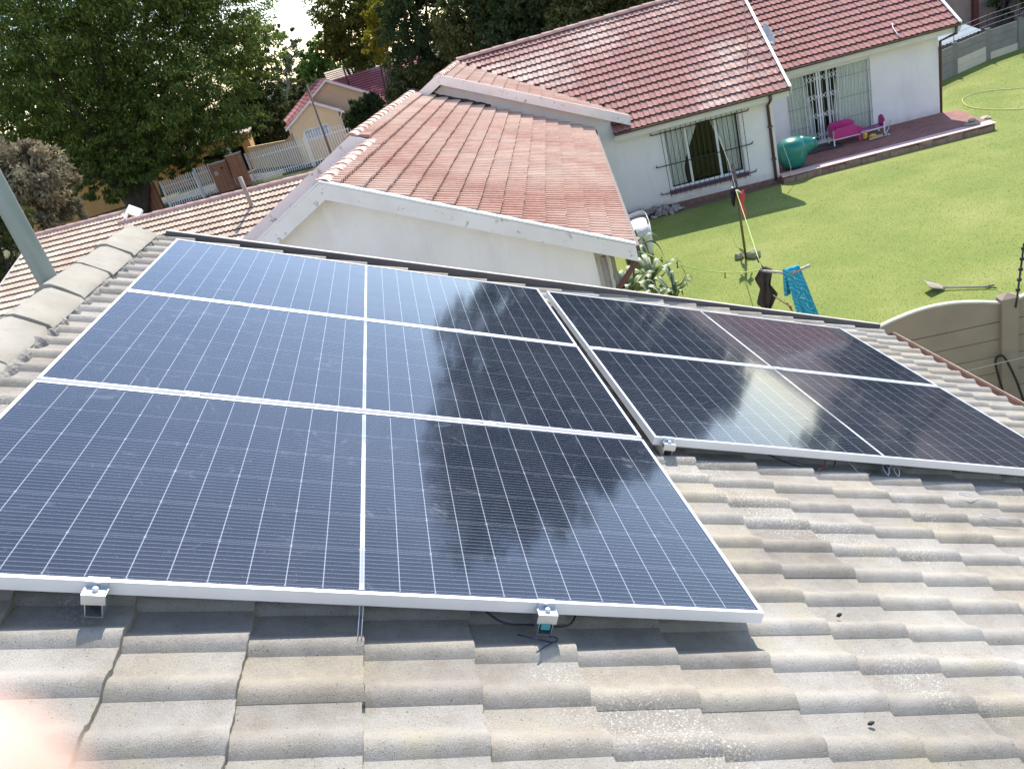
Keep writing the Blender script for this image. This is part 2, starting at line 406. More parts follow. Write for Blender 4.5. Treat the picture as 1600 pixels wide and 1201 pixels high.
# ------------------------------------------------------------------ tiled roofs
def roll_profile(t, amp):
    """t in periods; flat pan, then a rounded roll whose steep side faces -v"""
    t = t - np.floor(t)                       # 0..1 going towards -v
    pan = -0.10*amp*np.sin(np.pi*np.clip(t/.48, 0, 1))
    s = np.clip((t-.48)/.52, 0, 1)
    roll = amp*np.sin(np.pi*s**1.25)**.85
    return np.where(t < .48, pan, roll)
def tiles(T, name, mat, parent, n0, expo, vfun, roll=.153, amp=.026, thick=.022, ns=10, nu=3, jit=.003, nbase=-.10, u0=0.0, ncourse=10, seed=1, phase=0.0, smooth=True, nose=None):
    Fm = []
    rg = np.random.default_rng(seed); TWd = roll*2
    Vs = []; Fs = []; base = 0
    for i in range(ncourse):
        a, b = vfun(i)
        if b-a < .02: continue
        k0 = math.floor((a-phase)/TWd); k1 = math.ceil((b-phase)/TWd)
        for k in range(k0, k1):
            va = max(a, phase+k*TWd); vb = min(b, phase+(k+1)*TWd)
            if vb-va < .01: continue
            ju = rg.normal(0, jit); jn = rg.normal(0, jit*.15); tl = rg.normal(0, jit*.2); sk = rg.normal(0, jit*.6)
            m = max(3, int(round(ns*2*(vb-va)/TWd)))
            vs = np.linspace(va+.0003, vb-.0003, m+1)
            prof = roll_profile(-(vs-phase)/roll, amp)
            us = np.concatenate([np.linspace(-.035, expo, nu+1), [expo+.0015]])
            hh = nbase + n0 + jn + thick*np.clip(us/expo, -.2, 1)
            rgh = rg.normal(0, jit*.42, m+1)
            U = u0+i*expo+ju+us[:, None]+np.zeros(m+1)[None, :]
            U[-2:] += (np.linspace(-1, 1, m+1)*sk+rgh)[None, :]
            N = hh[:, None]+prof[None, :]+np.linspace(-1, 1, m+1)[None, :]*tl
            N[-1] -= thick*1.05
            Vv = np.broadcast_to(vs, U.shape)
            P = np.stack([U, Vv, N], -1).reshape(-1, 3)
            # side skirt facing -v
            sk_idx = [r*(m+1) for r in range(nu+1)]
            Vs.append(P); w = m+1; R = len(us)
            ii, jj = np.meshgrid(np.arange(R-1), np.arange(m), indexing='ij')
            q = (ii*w+jj).ravel()+base
            Fs.append(np.stack([q, q+w, q+w+1, q+1], 1)[:, ::-1]); base += len(P)
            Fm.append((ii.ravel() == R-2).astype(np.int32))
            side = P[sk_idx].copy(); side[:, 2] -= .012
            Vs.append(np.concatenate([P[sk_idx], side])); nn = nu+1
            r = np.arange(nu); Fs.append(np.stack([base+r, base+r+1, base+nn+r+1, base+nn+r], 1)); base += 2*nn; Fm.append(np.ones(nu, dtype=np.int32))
    V = np.concatenate(Vs); Fa = np.concatenate(Fs)
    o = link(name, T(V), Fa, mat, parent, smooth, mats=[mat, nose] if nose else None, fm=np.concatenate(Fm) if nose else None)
    if smooth:
        me = o.data
        try:
            me.set_sharp_from_angle(angle=math.radians(40))
        except Exception: pass
    return o
def slopeT(T0, ox, oy, oz, du, dv, pitch):
    """frame on a slope: u runs down the slope (horizontal direction du), v horizontal dv, n off the slope"""
    du = np.array([*du, 0.0]); dv = np.array([*dv, 0.0]); c, s = math.cos(pitch), math.sin(pitch)
    U = du*c+np.array([0, 0, -s]); N = du*s+np.array([0, 0, c]); O = np.array([ox, oy, oz], float)
    def T(p):
        p = np.asarray(p, float); return T0(O+p[..., 0:1]*U+p[..., 1:2]*dv+p[..., 2:3]*N)
    return T
def caps(T, name, mat, parent, p0, p1, n, w=.15, h=.09, seed=0, lift=0.0):
    """a run of overlapping half-round ridge caps"""
    p0 = np.array(p0, float); p1 = np.array(p1, float); d = (p1-p0); L = np.linalg.norm(d); d /= L
    side = np.cross(d, [0, 0, 1.0]); side /= np.linalg.norm(side); up = np.cross(side, d)
    mb = MB(T); rg = random.Random(seed); st = L/n
    for i in range(n):
        a = p0+d*(st*i-.02); b = p0+d*(st*(i+1)+.02); j = rg.uniform(-.006, .006)
        P = []
        for q, s in ((a, 1.10), (b, .93)):
            for k in range(9):
                t = math.pi*k/8; P.append(q+side*math.cos(t)*w*s+up*(math.sin(t)*h*s+lift+j-.03))
        Fs = [(k, k+1, 10+k, 9+k) for k in range(8)] + [tuple(range(9)), tuple(range(17, 8, -1))]
        mb.add(P, Fs)
    return mb.build(name, mat, parent, True)

# ================================================================== THE GROUND
tag(link("ground", [(-260, -120, G-.02), (300, -120, G-.02), (300, 420, G-.02), (-260, 420, G-.02)], [(0, 1, 2, 3)], MT['earth']), kind='structure')
lw = MB(TH); lw.add([(-8, -30, 0), (30, -30, 0), (30, 12, 0), (5.4, 12, 0), (5.4, 0, 0), (-8, 0, 0)], [(0, 1, 2, 3, 4, 5)])
tag(lw.build("lawn", MT['lawn']), kind='structure')
dv_ = MB(TH); dv_.add([(-28, 8, -.010), (-10, 8, -.010), (-3, 34, -.010), (-22, 34, -.010)], [(0, 1, 2, 3)])
tag(dv_.build("driveway", MT['paving']), kind='structure')
rd = MB(TH); rd.add([(-70, 34.2, -.005), (60, 34.2, -.005), (60, 38.5, -.005), (-70, 38.5, -.005)], [(0, 1, 2, 3)])
tag(rd.build("road", simple("asphalt", (.06, .058, .056), (.085, .08, .075), 1, .95)), kind='structure')

# ================================================================== OWN HOUSE
UE, VE, VN = 5.36, .44, -8.0          # eave, far verge, near end
house = thing("house", "grey concrete tiled house roof carrying the solar panels in the foreground", "house", (0, -4, G))
EXPO = .2805
NCO = 20
tiles(TR, "roof_slope", MT['tile'], house, 0.0, EXPO, lambda i: (VN, VE-.03+.04*(i*EXPO-.1)), ns=13, nu=4, jit=.0030, amp=.022, thick=.018, nbase=-.120, u0=-.245, ncourse=NCO, seed=3, phase=.055)
ur = -.373                             # apex of the ridge in roof coordinates
apex = TR(np.array([[ur, 0, -.055]]))[0]
# far slope of the same roof, falling away on the other side of the ridge
RX, RZ = -.30, .085
def TR2(p):
    p = np.asarray(p, float); q = TR(p*np.array([1, -1, 1])+np.array([0, 0, 0])); q = q.copy()
    q[..., 0] = 2*apex[0]-q[..., 0]; q[..., 1] = 2*((VN+VE)/2)*0+q[..., 1]; return q
tiles(TR2, "roof_slope", MT['tile'], house, 0.0, EXPO, lambda i: (-VE, -VN), ns=6, nu=1, jit=.003, nbase=-.108, u0=-.245, ncourse=16, seed=4)
rgc = random.Random(5)
joints = [.36, -.19, -.61, -1.05, -1.49, -1.93, -2.37, -2.81, -3.25, -3.69, -4.13, -4.57, -5.01, -5.45, -5.9, -6.35, -6.8, -7.25, -7.7, -8.0]
for i in range(len(joints)-1):
    a, b = joints[i], joints[i+1]; mb = MB()
    tilt = rgc.uniform(-.006, .006); wob = rgc.uniform(-.01, .01); P = []
    # angular cap: two flat wings and a rounded apex
    sec = [(-.150, -.118), (-.140, -.095), (-.085, -.050), (-.030, -.008), (0, .0), (.030, -.008), (.075, -.042), (.135, -.092), (.142, -.112)]
    ys = np.linspace(a+.012, b-.012, 7)
    for k, y in enumerate(ys):
        s = 1.0+.05*(k/6.0); lift = .010*(k/6.0)+tilt
        for (xx, zz) in sec:
            e = rgc.gauss(0, .0012)
            P.append((apex[0]+xx*s+wob+e, y+rgc.gauss(0, .0012), apex[2]+zz*s+lift+e))
    w = len(sec); Fs = [(r*w+k, r*w+k+1, (r+1)*w+k+1, (r+1)*w+k) for r in range(6) for k in range(w-1)]
    Pb = [(p[0], p[1], p[2]-.02) for p in P[-w:]]
    n0 = len(P); P += Pb; Fs += [(6*w+k, 6*w+k+1, n0+k+1, n0+k) for k in range(w-1)]
    P += [(p[0], p[1], p[2]-.02) for p in P[:w]]; Fs += [(k+1, k, n0+w+k, n0+w+k+1) for k in range(w-1)]
    mb.add(P, Fs); o = mb.build("ridge_tile", MT['cap'], house, True)
    o.data.set_sharp_from_angle(angle=math.radians(38))
# crumbling mortar bedding along the foot of the caps
mb = MB(); rm = np.random.default_rng(8); ny = 620
yy = np.linspace(VE-.03, VN, ny)
k1 = np.convolve(rm.normal(0, 1, ny+40), np.ones(5)/5, 'same')[20:-20]; k2 = np.convolve(rm.normal(0, 1, ny+40), np.ones(3)/3, 'same')[20:-20]
P = []
for i, y in enumerate(yy):
    e = .138+.012*k1[i]+.004*math.sin(y*41); z0 = -.100+.004*k2[i]
    for (xx, zz) in ((e-.06, z0+.010), (e-.02, z0+.003+.004*k2[i-1]), (e, z0-.006), (e+.010+.004*k2[i], z0-.022), (e+.012, z0-.06)):
        P.append((apex[0]+xx, y+.006*k1[i-2], apex[2]+zz))
mb.add(P, [(i*5+k, i*5+k+1, (i+1)*5+k+1, (i+1)*5+k) for i in range(ny-1) for k in range(4)])
mb.build("mortar_bed", MT['mortar'], house)
# far verge: upright flashing with a bleached rim
mb = MB(TR); mb.slab([(-.15, VE-.03, -.062), (UE+.02, VE-.03+.214, -.062), (UE+.02, VE-.03+.214, -.30), (-.15, VE-.03, -.30)], (0, .006, 0)); o = mb.build("verge_flashing", MT['flash'], house)
mb = MB(TR); mb.slab([(-.15, VE-.023, -.060), (UE+.02, VE-.023+.214, -.060), (UE+.02, VE-.023+.214, -.072), (-.15, VE-.023, -.072)], (0, .035, 0)); mb.build("flashing_rim", MT['flashtop'], o)
mb = MB(TR); mb.slab([(-.16, VE-.02, -.08), (UE-.05, VE-.02+.21, -.08), (UE-.05, VE-.02+.21, -.32), (-.16, VE-.02, -.32)], (0, .026, 0)); mb.build("barge_board", MT['flash'], house)
# gutter at the eave
mb = MB(TR); gx = UE+.10
prof = [(gx-.03, -.16), (gx-.03, -.235), (gx+.0, -.25), (gx+.075, -.235), (gx+.085, -.13), (gx+.10, -.125)]
P = [(x, y, z) for y in (VE+.22, VN) for x, z in prof]; n = len(prof)
mb.add(P, [(k, k+1, n+k+1, n+k) for k in range(n-1)]+[tuple(range(n))]); gt = mb.build("gutter", MT['rust'], house, solid=.003)
mb = MB(TR); mb.box(gx+.086, gx+.106, VN, VE+.222, -.132, -.116); mb.build("gutter_rim", MT['rustrim'], gt)
# walls under the roof
mb = MB(); ex = TR(np.array([[UE-.35, 0, -.3]]))[0]
zt = ex[2]-.02
pl = [(-5.0, zt), (apex[0], apex[2]-.35), (ex[0], zt), (ex[0], G), (-5.0, G)]
mb.slab([(x, VN+.3, z) for x, z in pl], (0, VE-VN-.45, 0)); mb.build("wall", MT['plaster'], house)

# ------------------------------------------------------------------ solar panels
rootM = Matrix(((CP, 0, SP, 0), (0, 1, 0, 0), (-SP, 0, CP, 0), (0, 0, 0, 1)))
def panel_proto():
    r = thing("solar_panel", "", "solar panel", matrix=rootM)
    fw, fh = .0115, .035
    mb = MB(TR)                       # top lip and side walls of the frame, mitred corners read from the lip
    for (a0, a1, b0, b1) in ((0, PL, 0, -fw), (0, PL, -PW+fw, -PW), (0, fw, -fw, -PW+fw), (PL-fw, PL, -fw, -PW+fw)):
        mb.box(a0, a1, b0, b1, -fh, 0)
    mb.box(0, PL, -.0, -.028, -fh-.0015, -fh); mb.box(0, PL, -PW, -PW+.028, -fh-.0015, -fh)
    mb.build("frame", MT['alu'], r)
    g = MB(TR); g.add([(fw, -PW+fw, -.0022), (PL-fw, -PW+fw, -.0022), (PL-fw, -fw, -.0022), (fw, -fw, -.0022)], [(0, 1, 2, 3)])
    g.build("cell_sheet", MT['solar'], r)
    b = MB(TR); b.add([(fw, -PW+fw, -.008), (PL-fw, -PW+fw, -.008), (PL-fw, -fw, -.008), (fw, -fw, -.008)], [(3, 2, 1, 0)])
    b.build("backsheet", MT['lace'], r)
    j = MB(TR); j.box(PL/2-.06, PL/2+.06, -.10, -.16, -.026, -.009); j.build("junction_box", MT['black'], r)
    return r
pp = panel_proto(); STEP = PW+.0195
labs = ["farthest of the three solar panels in the larger left array, reflecting pale sky",
        "middle solar panel of the three in the larger left array",
        "nearest solar panel, its long front frame held by two silver clamps",
        "upper solar panel of the right pair, beside the far verge facing the lawn",
        "lower solar panel of the right pair, with a clamp at its near left corner"]
for i in range(3):
    m2 = rootM.copy(); m2.translation = Vector(TR(np.array([[0, -i*STEP, 0]]))[0])
    if i == 0: o = pp; pp.matrix_world = m2
    else: o = copy_tree(pp, m2)
    tag(o, labs[i], group="solar panels fixed on the grey tiled roof")
r0 = p10 = .003323; tiltu = .0107278
for i in range(2):
    m2 = rootM @ Matrix.Translation((2.3606, .0701, -.02395)) @ Matrix.Rotation(r0, 4, 'Z') @ Matrix.Rotation(-tiltu, 4, 'Y') @ Matrix.Translation((0, -i*STEP, 0))
    o = copy_tree(pp, m2)
    tag(o, labs[3+i], group="solar panels fixed on the grey tiled roof")
# mounting rails with end clamps
def rail(u, v0, v1, ntop, label, clamps, teal=False, du=0.0):
    Mx = rootM.copy(); Mx.translation = Vector(TR(np.array([[u, v0, ntop]]))[0])
    r = thing("mounting_rail", label, "rail", matrix=Mx, group="aluminium rails under the panels")
    w, h, t = .020, .042, .0022
    mb = MB(TR)
    for (a0, a1, z0, z1) in ((-w, -w+t, -h, 0), (w-t, w, -h, 0), (-w+t, w-t, -h, -h+t), (-w+t, -w+.011, -t, 0), (w-.011, w-t, -t, 0)):
        mb.box(u+a0, u+a1, v0, v1, ntop+z0, ntop+z1)
    mb.build("rail_channel", MT['alu2'], r)
    if teal:
        mb = MB(TR); mb.box(u-.013, u+.004+.008*(u > 1), v0-(.002 if u > 1 else -.006), v0+.05, ntop-(.024 if u > 1 else .012), ntop-.004); mb.build("channel_insert", MT['teal'], r)
    for (v, end) in clamps:
        c = MB(TR)
        if end:                                       # Z shaped end clamp and its bolt
            nf = ntop+.035
            c.box(u-.024, u+.024, v-.002, v+.012, nf+.0005, nf+.004)
            c.box(u-.024, u+.024, v-.006, v-.002, nf-.016, nf+.004)
            c.box(u-.027, u+.027, v-.034, v-.006, nf-.016, nf-.012)
            c.box(u-.027, u+.027, v-.037, v-.034, nf-.040, nf-.012)
            o = c.build("end_clamp", MT['alu2'], r)
            b = MB(TR); b.lathe((u, v-.019, nf-.013), [(.0075, 0), (.0075, .008), (.005, .011)], 10, (SP*0, 0, 1)); b.build("bolt", MT['alu'], o, True)
        else:
            nf = ntop+.035
            c.box(u-.024, u+.024, v-.016, v+.016, nf+.0008, nf+.004); c.lathe((u, v, nf+.003), [(.007, 0), (.007, .006)], 10)
            c.build("mid_clamp", MT['alu'], r)
    return r
vF = -2*STEP-PW
rail(.520, vF-.035, .05, -.036, "left mounting rail under the large array, its open end below the near frame", [(vF, True), (-STEP+.01, False), (-2*STEP+.01, False)], True)
rail(1.630, vF-.035, .05, -.036, "right mounting rail under the large array, its open end by the navy cables", [(vF, True), (-STEP+.01, False), (-2*STEP+.01, False)], True)
vR = .0701-STEP-PW
rail(2.432, vR-.030, .10, -.060, "mounting rail under the right pair of panels, its open end beside the corner clamp", [(vR+.001, True), (.07-STEP+.01, False)])
rail(3.535, vR+.012, .10, -.047, "mounting rail hidden under the middle of the right pair of panels", [(.07-STEP+.01, False)])
# hanging strips, cables and wire offcuts
def wire(name, label, cat, pts, r, mat, T=TR, group=None, n=6):
    mb = MB(T); P = []
    pts = [np.array(p, float) for p in pts]
    for i in range(len(pts)-1):                        # Catmull-Rom
        a = pts[max(i-1, 0)]; b = pts[i]; c = pts[i+1]; d = pts[min(i+2, len(pts)-1)]
        for k in range(6):
            t = k/6; P.append(.5*((2*b)+(-a+c)*t+(2*a-5*b+4*c-d)*t*t+(-a+3*b-3*c+d)*t**3))
    P.append(pts[-1]); mb.tube(P, r, n); o = mb.build(name, mat, None, True); return tag(o, label, cat, group)
for k, u in enumerate((1.138, 1.147)):
    wire("cable_tie", ["left", "right"][k]+" one of two thin white strips hanging below the near panel frame", "cable tie",
         [(u, vF+.02, -.03), (u, vF-.02, -.042), (u, vF-.075, -.075)], .0013, MT['alu2'], group="white strips hanging under the near frame")
wire("cable", "dark blue cable end sticking out on the tiles by the teal rail insert", "cable",
     [(1.56, vF-.03, -.085), (1.60, vF-.055, -.075), (1.65, vF-.07, -.072), (1.66, vF-.055, -.07), (1.64, vF-.05, -.07)], .0022, simple("navy_cable", (.02, .02, .07)))
wire("cable", "short dark cable offcut crossing the tile under the right clamp", "cable", [(1.60, vF-.095, -.085), (1.63, vF-.075, -.08), (1.66, vF-.06, -.075)], .0022, simple("navy_cable_b", (.02, .02, .07)))
wire("cable", "black looped cable in the shade behind the right clamp of the near panel", "cable", [(1.45, vF+.05, -.05), (1.52, vF-.0, -.07), (1.60, vF+.0, -.075), (1.70, vF-.012, -.062), (1.74, vF+.05, -.05)], .003, MT['black'])
wire("cable", "black sagging cable in the shadow under the right pair of panels", "cable", [(2.9, vR+.06, -.06), (3.0, vR+.0, -.08), (3.13, vR-.03, -.09), (3.24, vR-.02, -.075), (3.28, vR+.05, -.05)], .003, MT['black'])
wire("cable", "red cable hanging from under the right pair of panels", "cable", [(3.24, vR+.05, -.05), (3.20, vR-.01, -.08), (3.15, vR-.05, -.083)], .0022, MT['red'])
wire("wire_hook", "pale wire end curling out beside the red cable under the right panels", "wire", [(3.33, vR+.04, -.05), (3.35, vR-.0, -.07), (3.37, vR-.045, -.085), (3.41, vR-.05, -.08)], .0018, MT['alu2'])
for k, (u, v) in enumerate(((3.52, vR-.005), (3.575, vR-.005))):
    wire("wire_hook", ["left", "right"][k]+" one of two pale wire hooks hanging under the right pair of panels", "wire",
         [(u, vR+.03, -.05), (u-.012, vR-.012, -.07), (u-.004, vR-.04, -.082), (u+.012, vR-.012, -.066), (u+.01, vR+.02, -.055)], .0018, MT['alu2'])
wire("wire_offcut", "hooked wire offcut lying on the tiles nearer the right panels", "wire", [(3.93, -2.33, -.073), (3.83, -2.36, -.072), (3.78, -2.34, -.073), (3.80, -2.325, -.073), (3.85, -2.345, -.072)], .0016, MT['alu2'])
wire("wire_offcut", "hooked wire offcut lying on the tiles below the other one", "wire", [(3.92, -2.55, -.083), (3.80, -2.53, -.080), (3.765, -2.505, -.082), (3.79, -2.49, -.083), (3.83, -2.52, -.08)], .0016, MT['alu2'])
for (px, py, lb) in ((1311, 960, "small dark pebble on the tile pan right of the near panel corner"), (1361, 1129, "small dark pebble on a tile near the bottom edge")):
    d = ray(px, py); nn = np.array([SP, 0, CP]); P0 = CAM_C+d*((nn@(nn*-.098)-nn@CAM_C)/(nn@d))
    mb = MB(); mb.blob(P0, .008, seed=px, n=1, sq=(1.3, .8, .7)); tag(mb.build("pebble", MT['iron'], None, True), lb, "pebble", "pebbles lying on the tiles")
# galvanised pole behind the ridge
mb = MB(); px_, py_ = -.445, -.80
mb.tube([(px_, py_, -.35), (px_-.004, py_, 1.0), (px_-.006, py_, 2.6)], .049, 28)
tag(mb.build("metal_pole", simple("grey_green_painted_pole", (.30, .36, .36), (.25, .30, .30), 3, .38, .25, bump=.03, spots=(30, .70, (.45, .46, .44)))
    , None, True), "smooth grey green metal pole rising from behind the roof ridge at the left edge", "pole")

# ================================================================== THE NEIGHBOUR'S HOUSE
nh = thing("neighbour_house", "white plastered house with red tiled roofs, gabled wing and barred window", "house", HO, PHI)
PM = math.radians(28.0); TM = math.tan(PM)
# --- walls
def wall_with_hole(mb, x0, x1, z0, z1, hx0, hx1, hz0, hz1, y, t):
    for a in ((x0, hx0, z0, z1), (hx1, x1, z0, z1), (hx0, hx1, z0, hz0), (hx0, hx1, hz1, z1)):
        if a[1]-a[0] > .001 and a[3]-a[2] > .001: mb.box(a[0], a[1], y, y+t, a[2], a[3])
mb = MB(TH)
wall_with_hole(mb, -4.3, 0, .0, 2.52, -3.0, -.90, .55, 2.24, 0, .22)
mb.build("front_wall", MT['plaster'], nh)
mb = MB(TH); mb.box(-.22, 0, .2202, 9.5, 0, 2.5)
mb.slab([(0, -.0, 2.5), (0, 9.5, 2.5), (0, 4.75, 2.5+4.75*TM)], (-.2, 0, 0)); mb.build("end_wall", MT['plaster'], nh)
mb = MB(TH)                                        # cross gable wall
ax, az = -8.55, 5.12; Rr = .488
mb.slab([(-13.0, 0, 0), (-4.3, 0, 0), (-4.3, 0, az-(ax+4.3)*-Rr-.22), (ax, 0, az-.22), (-13.0, 0, az-(-13.0-ax)*-Rr-.22)], (0, .22, 0))
mb.build("gable_wall", MT['plaster'], nh)
mb = MB(TH)
DW0, DW1 = 1.05, 3.50
wall_with_hole(mb, .0, 5.43, .0, 2.40, DW0, DW1, .13, 2.30, 2.608, .22)
mb.build("patio_wall", MT['plaster'], nh)
mb = MB(TH); mb.box(5.21, 5.43, 2.83, 10.5, 0, 2.45); mb.slab([(5.43, 2.7, 2.4), (5.43, 10.4, 2.4), (5.43, 6.5, 4.35)], (-.2, 0, 0)); mb.build("end_wall", MT['plaster'], nh)
mb = MB(TH); mb.box(-4.3, .012, -.02, 0, 0, .16); mb.build("plinth", simple("stained_brick_plinth", (.15, .075, .06), (.22, .13, .10), 9, .9), nh)
# --- mid wing
MR, ME_, MZE = -9.05, -4.83, 2.70; MZR = 4.72; YN = -11.35; YS = -7.55; FRX, FRZ = -9.42, 4.90
PMID = math.atan((MZR-MZE)/(ME_-MR)); tm = math.tan(PMID)
mb = MB(TH)
mb.slab([(-12.6, YN+.30, 0), (-5.42, YN+.30, 0), (-5.42, YN+.30, MZE+.20), (MR, YN+.30, MZR-.16), (-12.6, YN+.30, MZR-.16-(12.6+MR)*tm)], (0, .22, 0))
mb.build("wing_gable_wall", MT['plaster'], nh)
mb = MB(TH); mb.box(-5.42, -5.20, YN+.52, -.001, 0, MZE-.05); mb.box(-12.6, -12.4, YN+.52, -.001, 0, 2.5); mb.build("wing_side_wall", MT['plaster'], nh)
Tmid = slopeT(TH, FRX, 0, FRZ+.02, (1, 0), (0, 1), PMID)
LM = (ME_-FRX)/math.cos(PMID); NM = 15; EM = LM/NM
offs = (MR-FRX)/math.cos(PMID)
def vmid(i):
    return (YN-.02 if (i+1)*EM > offs-.05 else YS, -.01)
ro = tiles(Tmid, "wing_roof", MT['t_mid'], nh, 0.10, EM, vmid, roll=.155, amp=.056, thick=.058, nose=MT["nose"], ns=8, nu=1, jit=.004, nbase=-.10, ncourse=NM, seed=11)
Tml = slopeT(TH, MR, 0, MZR+.02, (-1, 0), (0, 1), PMID)
tiles(Tml, "wing_roof", MT['t_mid'], nh, 0.10, .34, lambda i: (YN-.02, YS), roll=.155, amp=.022, thick=.026, ns=3, nu=1, jit=.004, nbase=-.10, ncourse=10, seed=12)
Tml2 = slopeT(TH, FRX, 0, FRZ+.02, (-1, 0), (0, 1), PMID)
tiles(Tml2, "wing_roof", MT['t_mid'], nh, 0.10, .34, lambda i: (YS, 0.0), roll=.155, amp=.022, thick=.026, ns=3, nu=1, jit=.004, nbase=-.10, ncourse=10, seed=13)
caps(TH, "ridge_capping", MT['t_caps'], nh, (MR, YN, MZR+.05), (MR, YS-.05, MZR+.05), 9, .13, .085, 3)
caps(TH, "ridge_capping", MT['t_caps'], nh, (FRX, YS, FRZ+.05), (FRX, -.02, FRZ+.05), 18, .13, .085, 4)
def barge(name, pts, y, w, dep, mat=MT['barge'], par=nh, T=TH):
    """board along a gable edge, mitred: pts = [(x, z) upper edge], width straight down"""
    mb = MB(T)
    for (a, b) in zip(pts[:-1], pts[1:]):
        mb.slab([(a[0], y, a[1]), (b[0], y, b[1]), (b[0], y, b[1]-w), (a[0], y, a[1]-w)], (0, dep, 0))
    return mb.build(name, mat, par)
zl = lambda x, rx, rz: rz-(rx-x)*tm
b1 = barge("barge_board", [(-12.9, zl(-12.9, MR, MZR)+.06), (MR, MZR+.06), (ME_+.04, MZE+.04)], YN-.06, .25, .05)
mb = MB(TH); mb.slab([(-12.9, YN-.07, zl(-12.9, MR, MZR)+.066), (MR, YN-.07, MZR+.066), (MR, YN-.07, MZR+.095), (-12.9, YN-.07, zl(-12.9, MR, MZR)+.095)], (0, .12, 0))
mb.slab([(MR, YN-.07, MZR+.066), (ME_+.05, YN-.07, MZE+.046), (ME_+.05, YN-.07, MZE+.075), (MR, YN-.07, MZR+.095)], (0, .12, 0)); mb.build("barge_cap", MT['white'], b1)
mb = MB(TH); mb.slab([(-12.9, YN-.008, zl(-12.9, MR, MZR)-.16), (MR, YN-.008, MZR-.16), (ME_, YN-.008, MZE-.16), (ME_, YN-.008, MZE-.19), (MR, YN-.008, MZR-.19), (-12.9, YN-.008, zl(-12.9, MR, MZR)-.19)], (0, .305, 0))
mb.build("soffit", MT['white'], nh)
b2 = barge("barge_board", [(-13.2, zl(-13.2, FRX, FRZ)+.06), (FRX, FRZ+.06), (MR+.1, FRZ-(MR+.1-FRX)*tm+.06)], YS-.06, .30, .05)
mb = MB(TH); mb.slab([(-13.2, YS, 0), (-9.1, YS, 0), (-9.1, YS, FRZ-.25), (FRX, YS, FRZ-.1), (-13.2, YS, zl(-13.2, FRX, FRZ)-.2)], (0, .2, 0)); mb.build("wing_step_wall", MT['plaster'], nh)
mb = MB(TH); mb.box(ME_-.02, ME_+.10, YN+.06, -.01, MZE-.09, MZE+.0); mb.build("wing_gutter", MT['brown'], nh)
mb = MB(TH); mb.box(ME_-.06, ME_-.022, YN+.0, -.01, MZE-.19, MZE-.01); mb.build("fascia", MT['cream'], nh)
mb = MB(TH); mb.tube([(ME_+.02, YN+.06, MZE-.1), (ME_+.0, YN+.05, MZE-.25), (-5.5, YN+.22, MZE-1.0), (-5.52, YN+.2, 0)], .045, 8); mb.build("downpipe", simple("maroon_downpipe", (.13, .05, .045), rough=.6), nh, True)
mb = MB(TH); mb.tube([(-5.30, YN+.24, 0), (-5.30, YN+.24, MZE-.1)], .055, 10); mb.tube([(-5.16, YN+.26, 0), (-5.16, YN+.26, MZE-.1)], .035, 10); mb.build("conduit", simple("grey_brown_pipe", (.36, .31, .26), (.26, .22, .18), 8, .8), nh, True)
# dark flashing where the wing meets the gable
mb = MB(TH)
rf = random.Random(2); P = []
for k in range(26):
    x = FRX-.1+k*.085; z = FRZ-(x-FRX)*tm if x > FRX else FRZ
    P += [(x, -.012, z+.16+rf.uniform(-.02, .02)), (x, -.05, z+.10), (x, -.24+rf.uniform(-.04, .04), z+.092)]
mb.add(P, [(k*3+j, k*3+j+1, k*3+j+4, k*3+j+3) for k in range(25) for j in range(2)]); mb.build("flashing", simple("torn_bitumen_flashing", (.045, .02, .025), (.09, .05, .05), 12, .9), nh)
# --- main roof
ZE = 2.53; YE = -.42
Tmain = slopeT(TH, 0, 4.60, ZE+(4.60-YE)*TM, (0, -1), (1, 0), PM)
ZR = ZE+(4.60-YE)*TM; LMn = (4.60-YE)/math.cos(PM); NMn = 16; EMn = LMn/NMn
def vmain(i):
    z = ZR-(i+.5)*EMn*math.sin(PM); xv = ax+(az+.10-z)/Rr-.12
    return (max(-8.6, min(xv, -4.32)), .40)
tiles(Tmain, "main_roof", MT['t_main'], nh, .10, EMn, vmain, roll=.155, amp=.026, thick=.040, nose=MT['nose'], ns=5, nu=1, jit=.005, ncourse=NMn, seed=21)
Tmb = slopeT(TH, 0, 4.60, ZR, (0, 1), (-1, 0), PM)
tiles(Tmb, "main_roof", MT['t_main'], nh, .10, EMn, lambda i: (-.40, 8.6), roll=.155, amp=.024, thick=.03, ns=3, nu=1, jit=.005, ncourse=NMn, seed=22)
caps(TH, "ridge_capping", MT['t_caps2'], nh, (-8.5, 4.60, ZR+.03), (.40, 4.60, ZR+.03), 22, .14, .10, 5)
# cross gable roof
PX = math.atan(Rr)
Tc = slopeT(TH, ax, 0, az+.02, (1, 0), (0, 1), PX); Lc = (-3.82-ax)/math.cos(PX); NC = 15
def vc(i):
    z = az-(i+.5)*(Lc/NC)*math.sin(PX); return (-.30, max(-.2, YE+(z-ZE)/TM+.25))
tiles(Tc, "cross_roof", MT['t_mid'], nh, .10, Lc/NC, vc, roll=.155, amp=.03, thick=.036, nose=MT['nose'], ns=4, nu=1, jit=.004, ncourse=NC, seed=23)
Tc2 = slopeT(TH, ax, 0, az+.02, (-1, 0), (0, 1), PX)
tiles(Tc2, "cross_roof", MT['t_mid'], nh, .10, Lc/NC, lambda i: (-.30, 4.6), roll=.155, amp=.022, thick=.026, ns=3, nu=1, jit=.004, ncourse=NC, seed=24)
caps(TH, "ridge_capping", MT['t_caps'], nh, (ax, -.28, az+.05), (ax, 4.6, az+.05), 13, .13, .085, 6)
barge("barge_board", [(-13.2, az-(ax+13.2)*Rr+.10), (ax, az+.10), (-3.80, az-(-3.80-ax)*Rr+.10)], -.36, .27, .05)
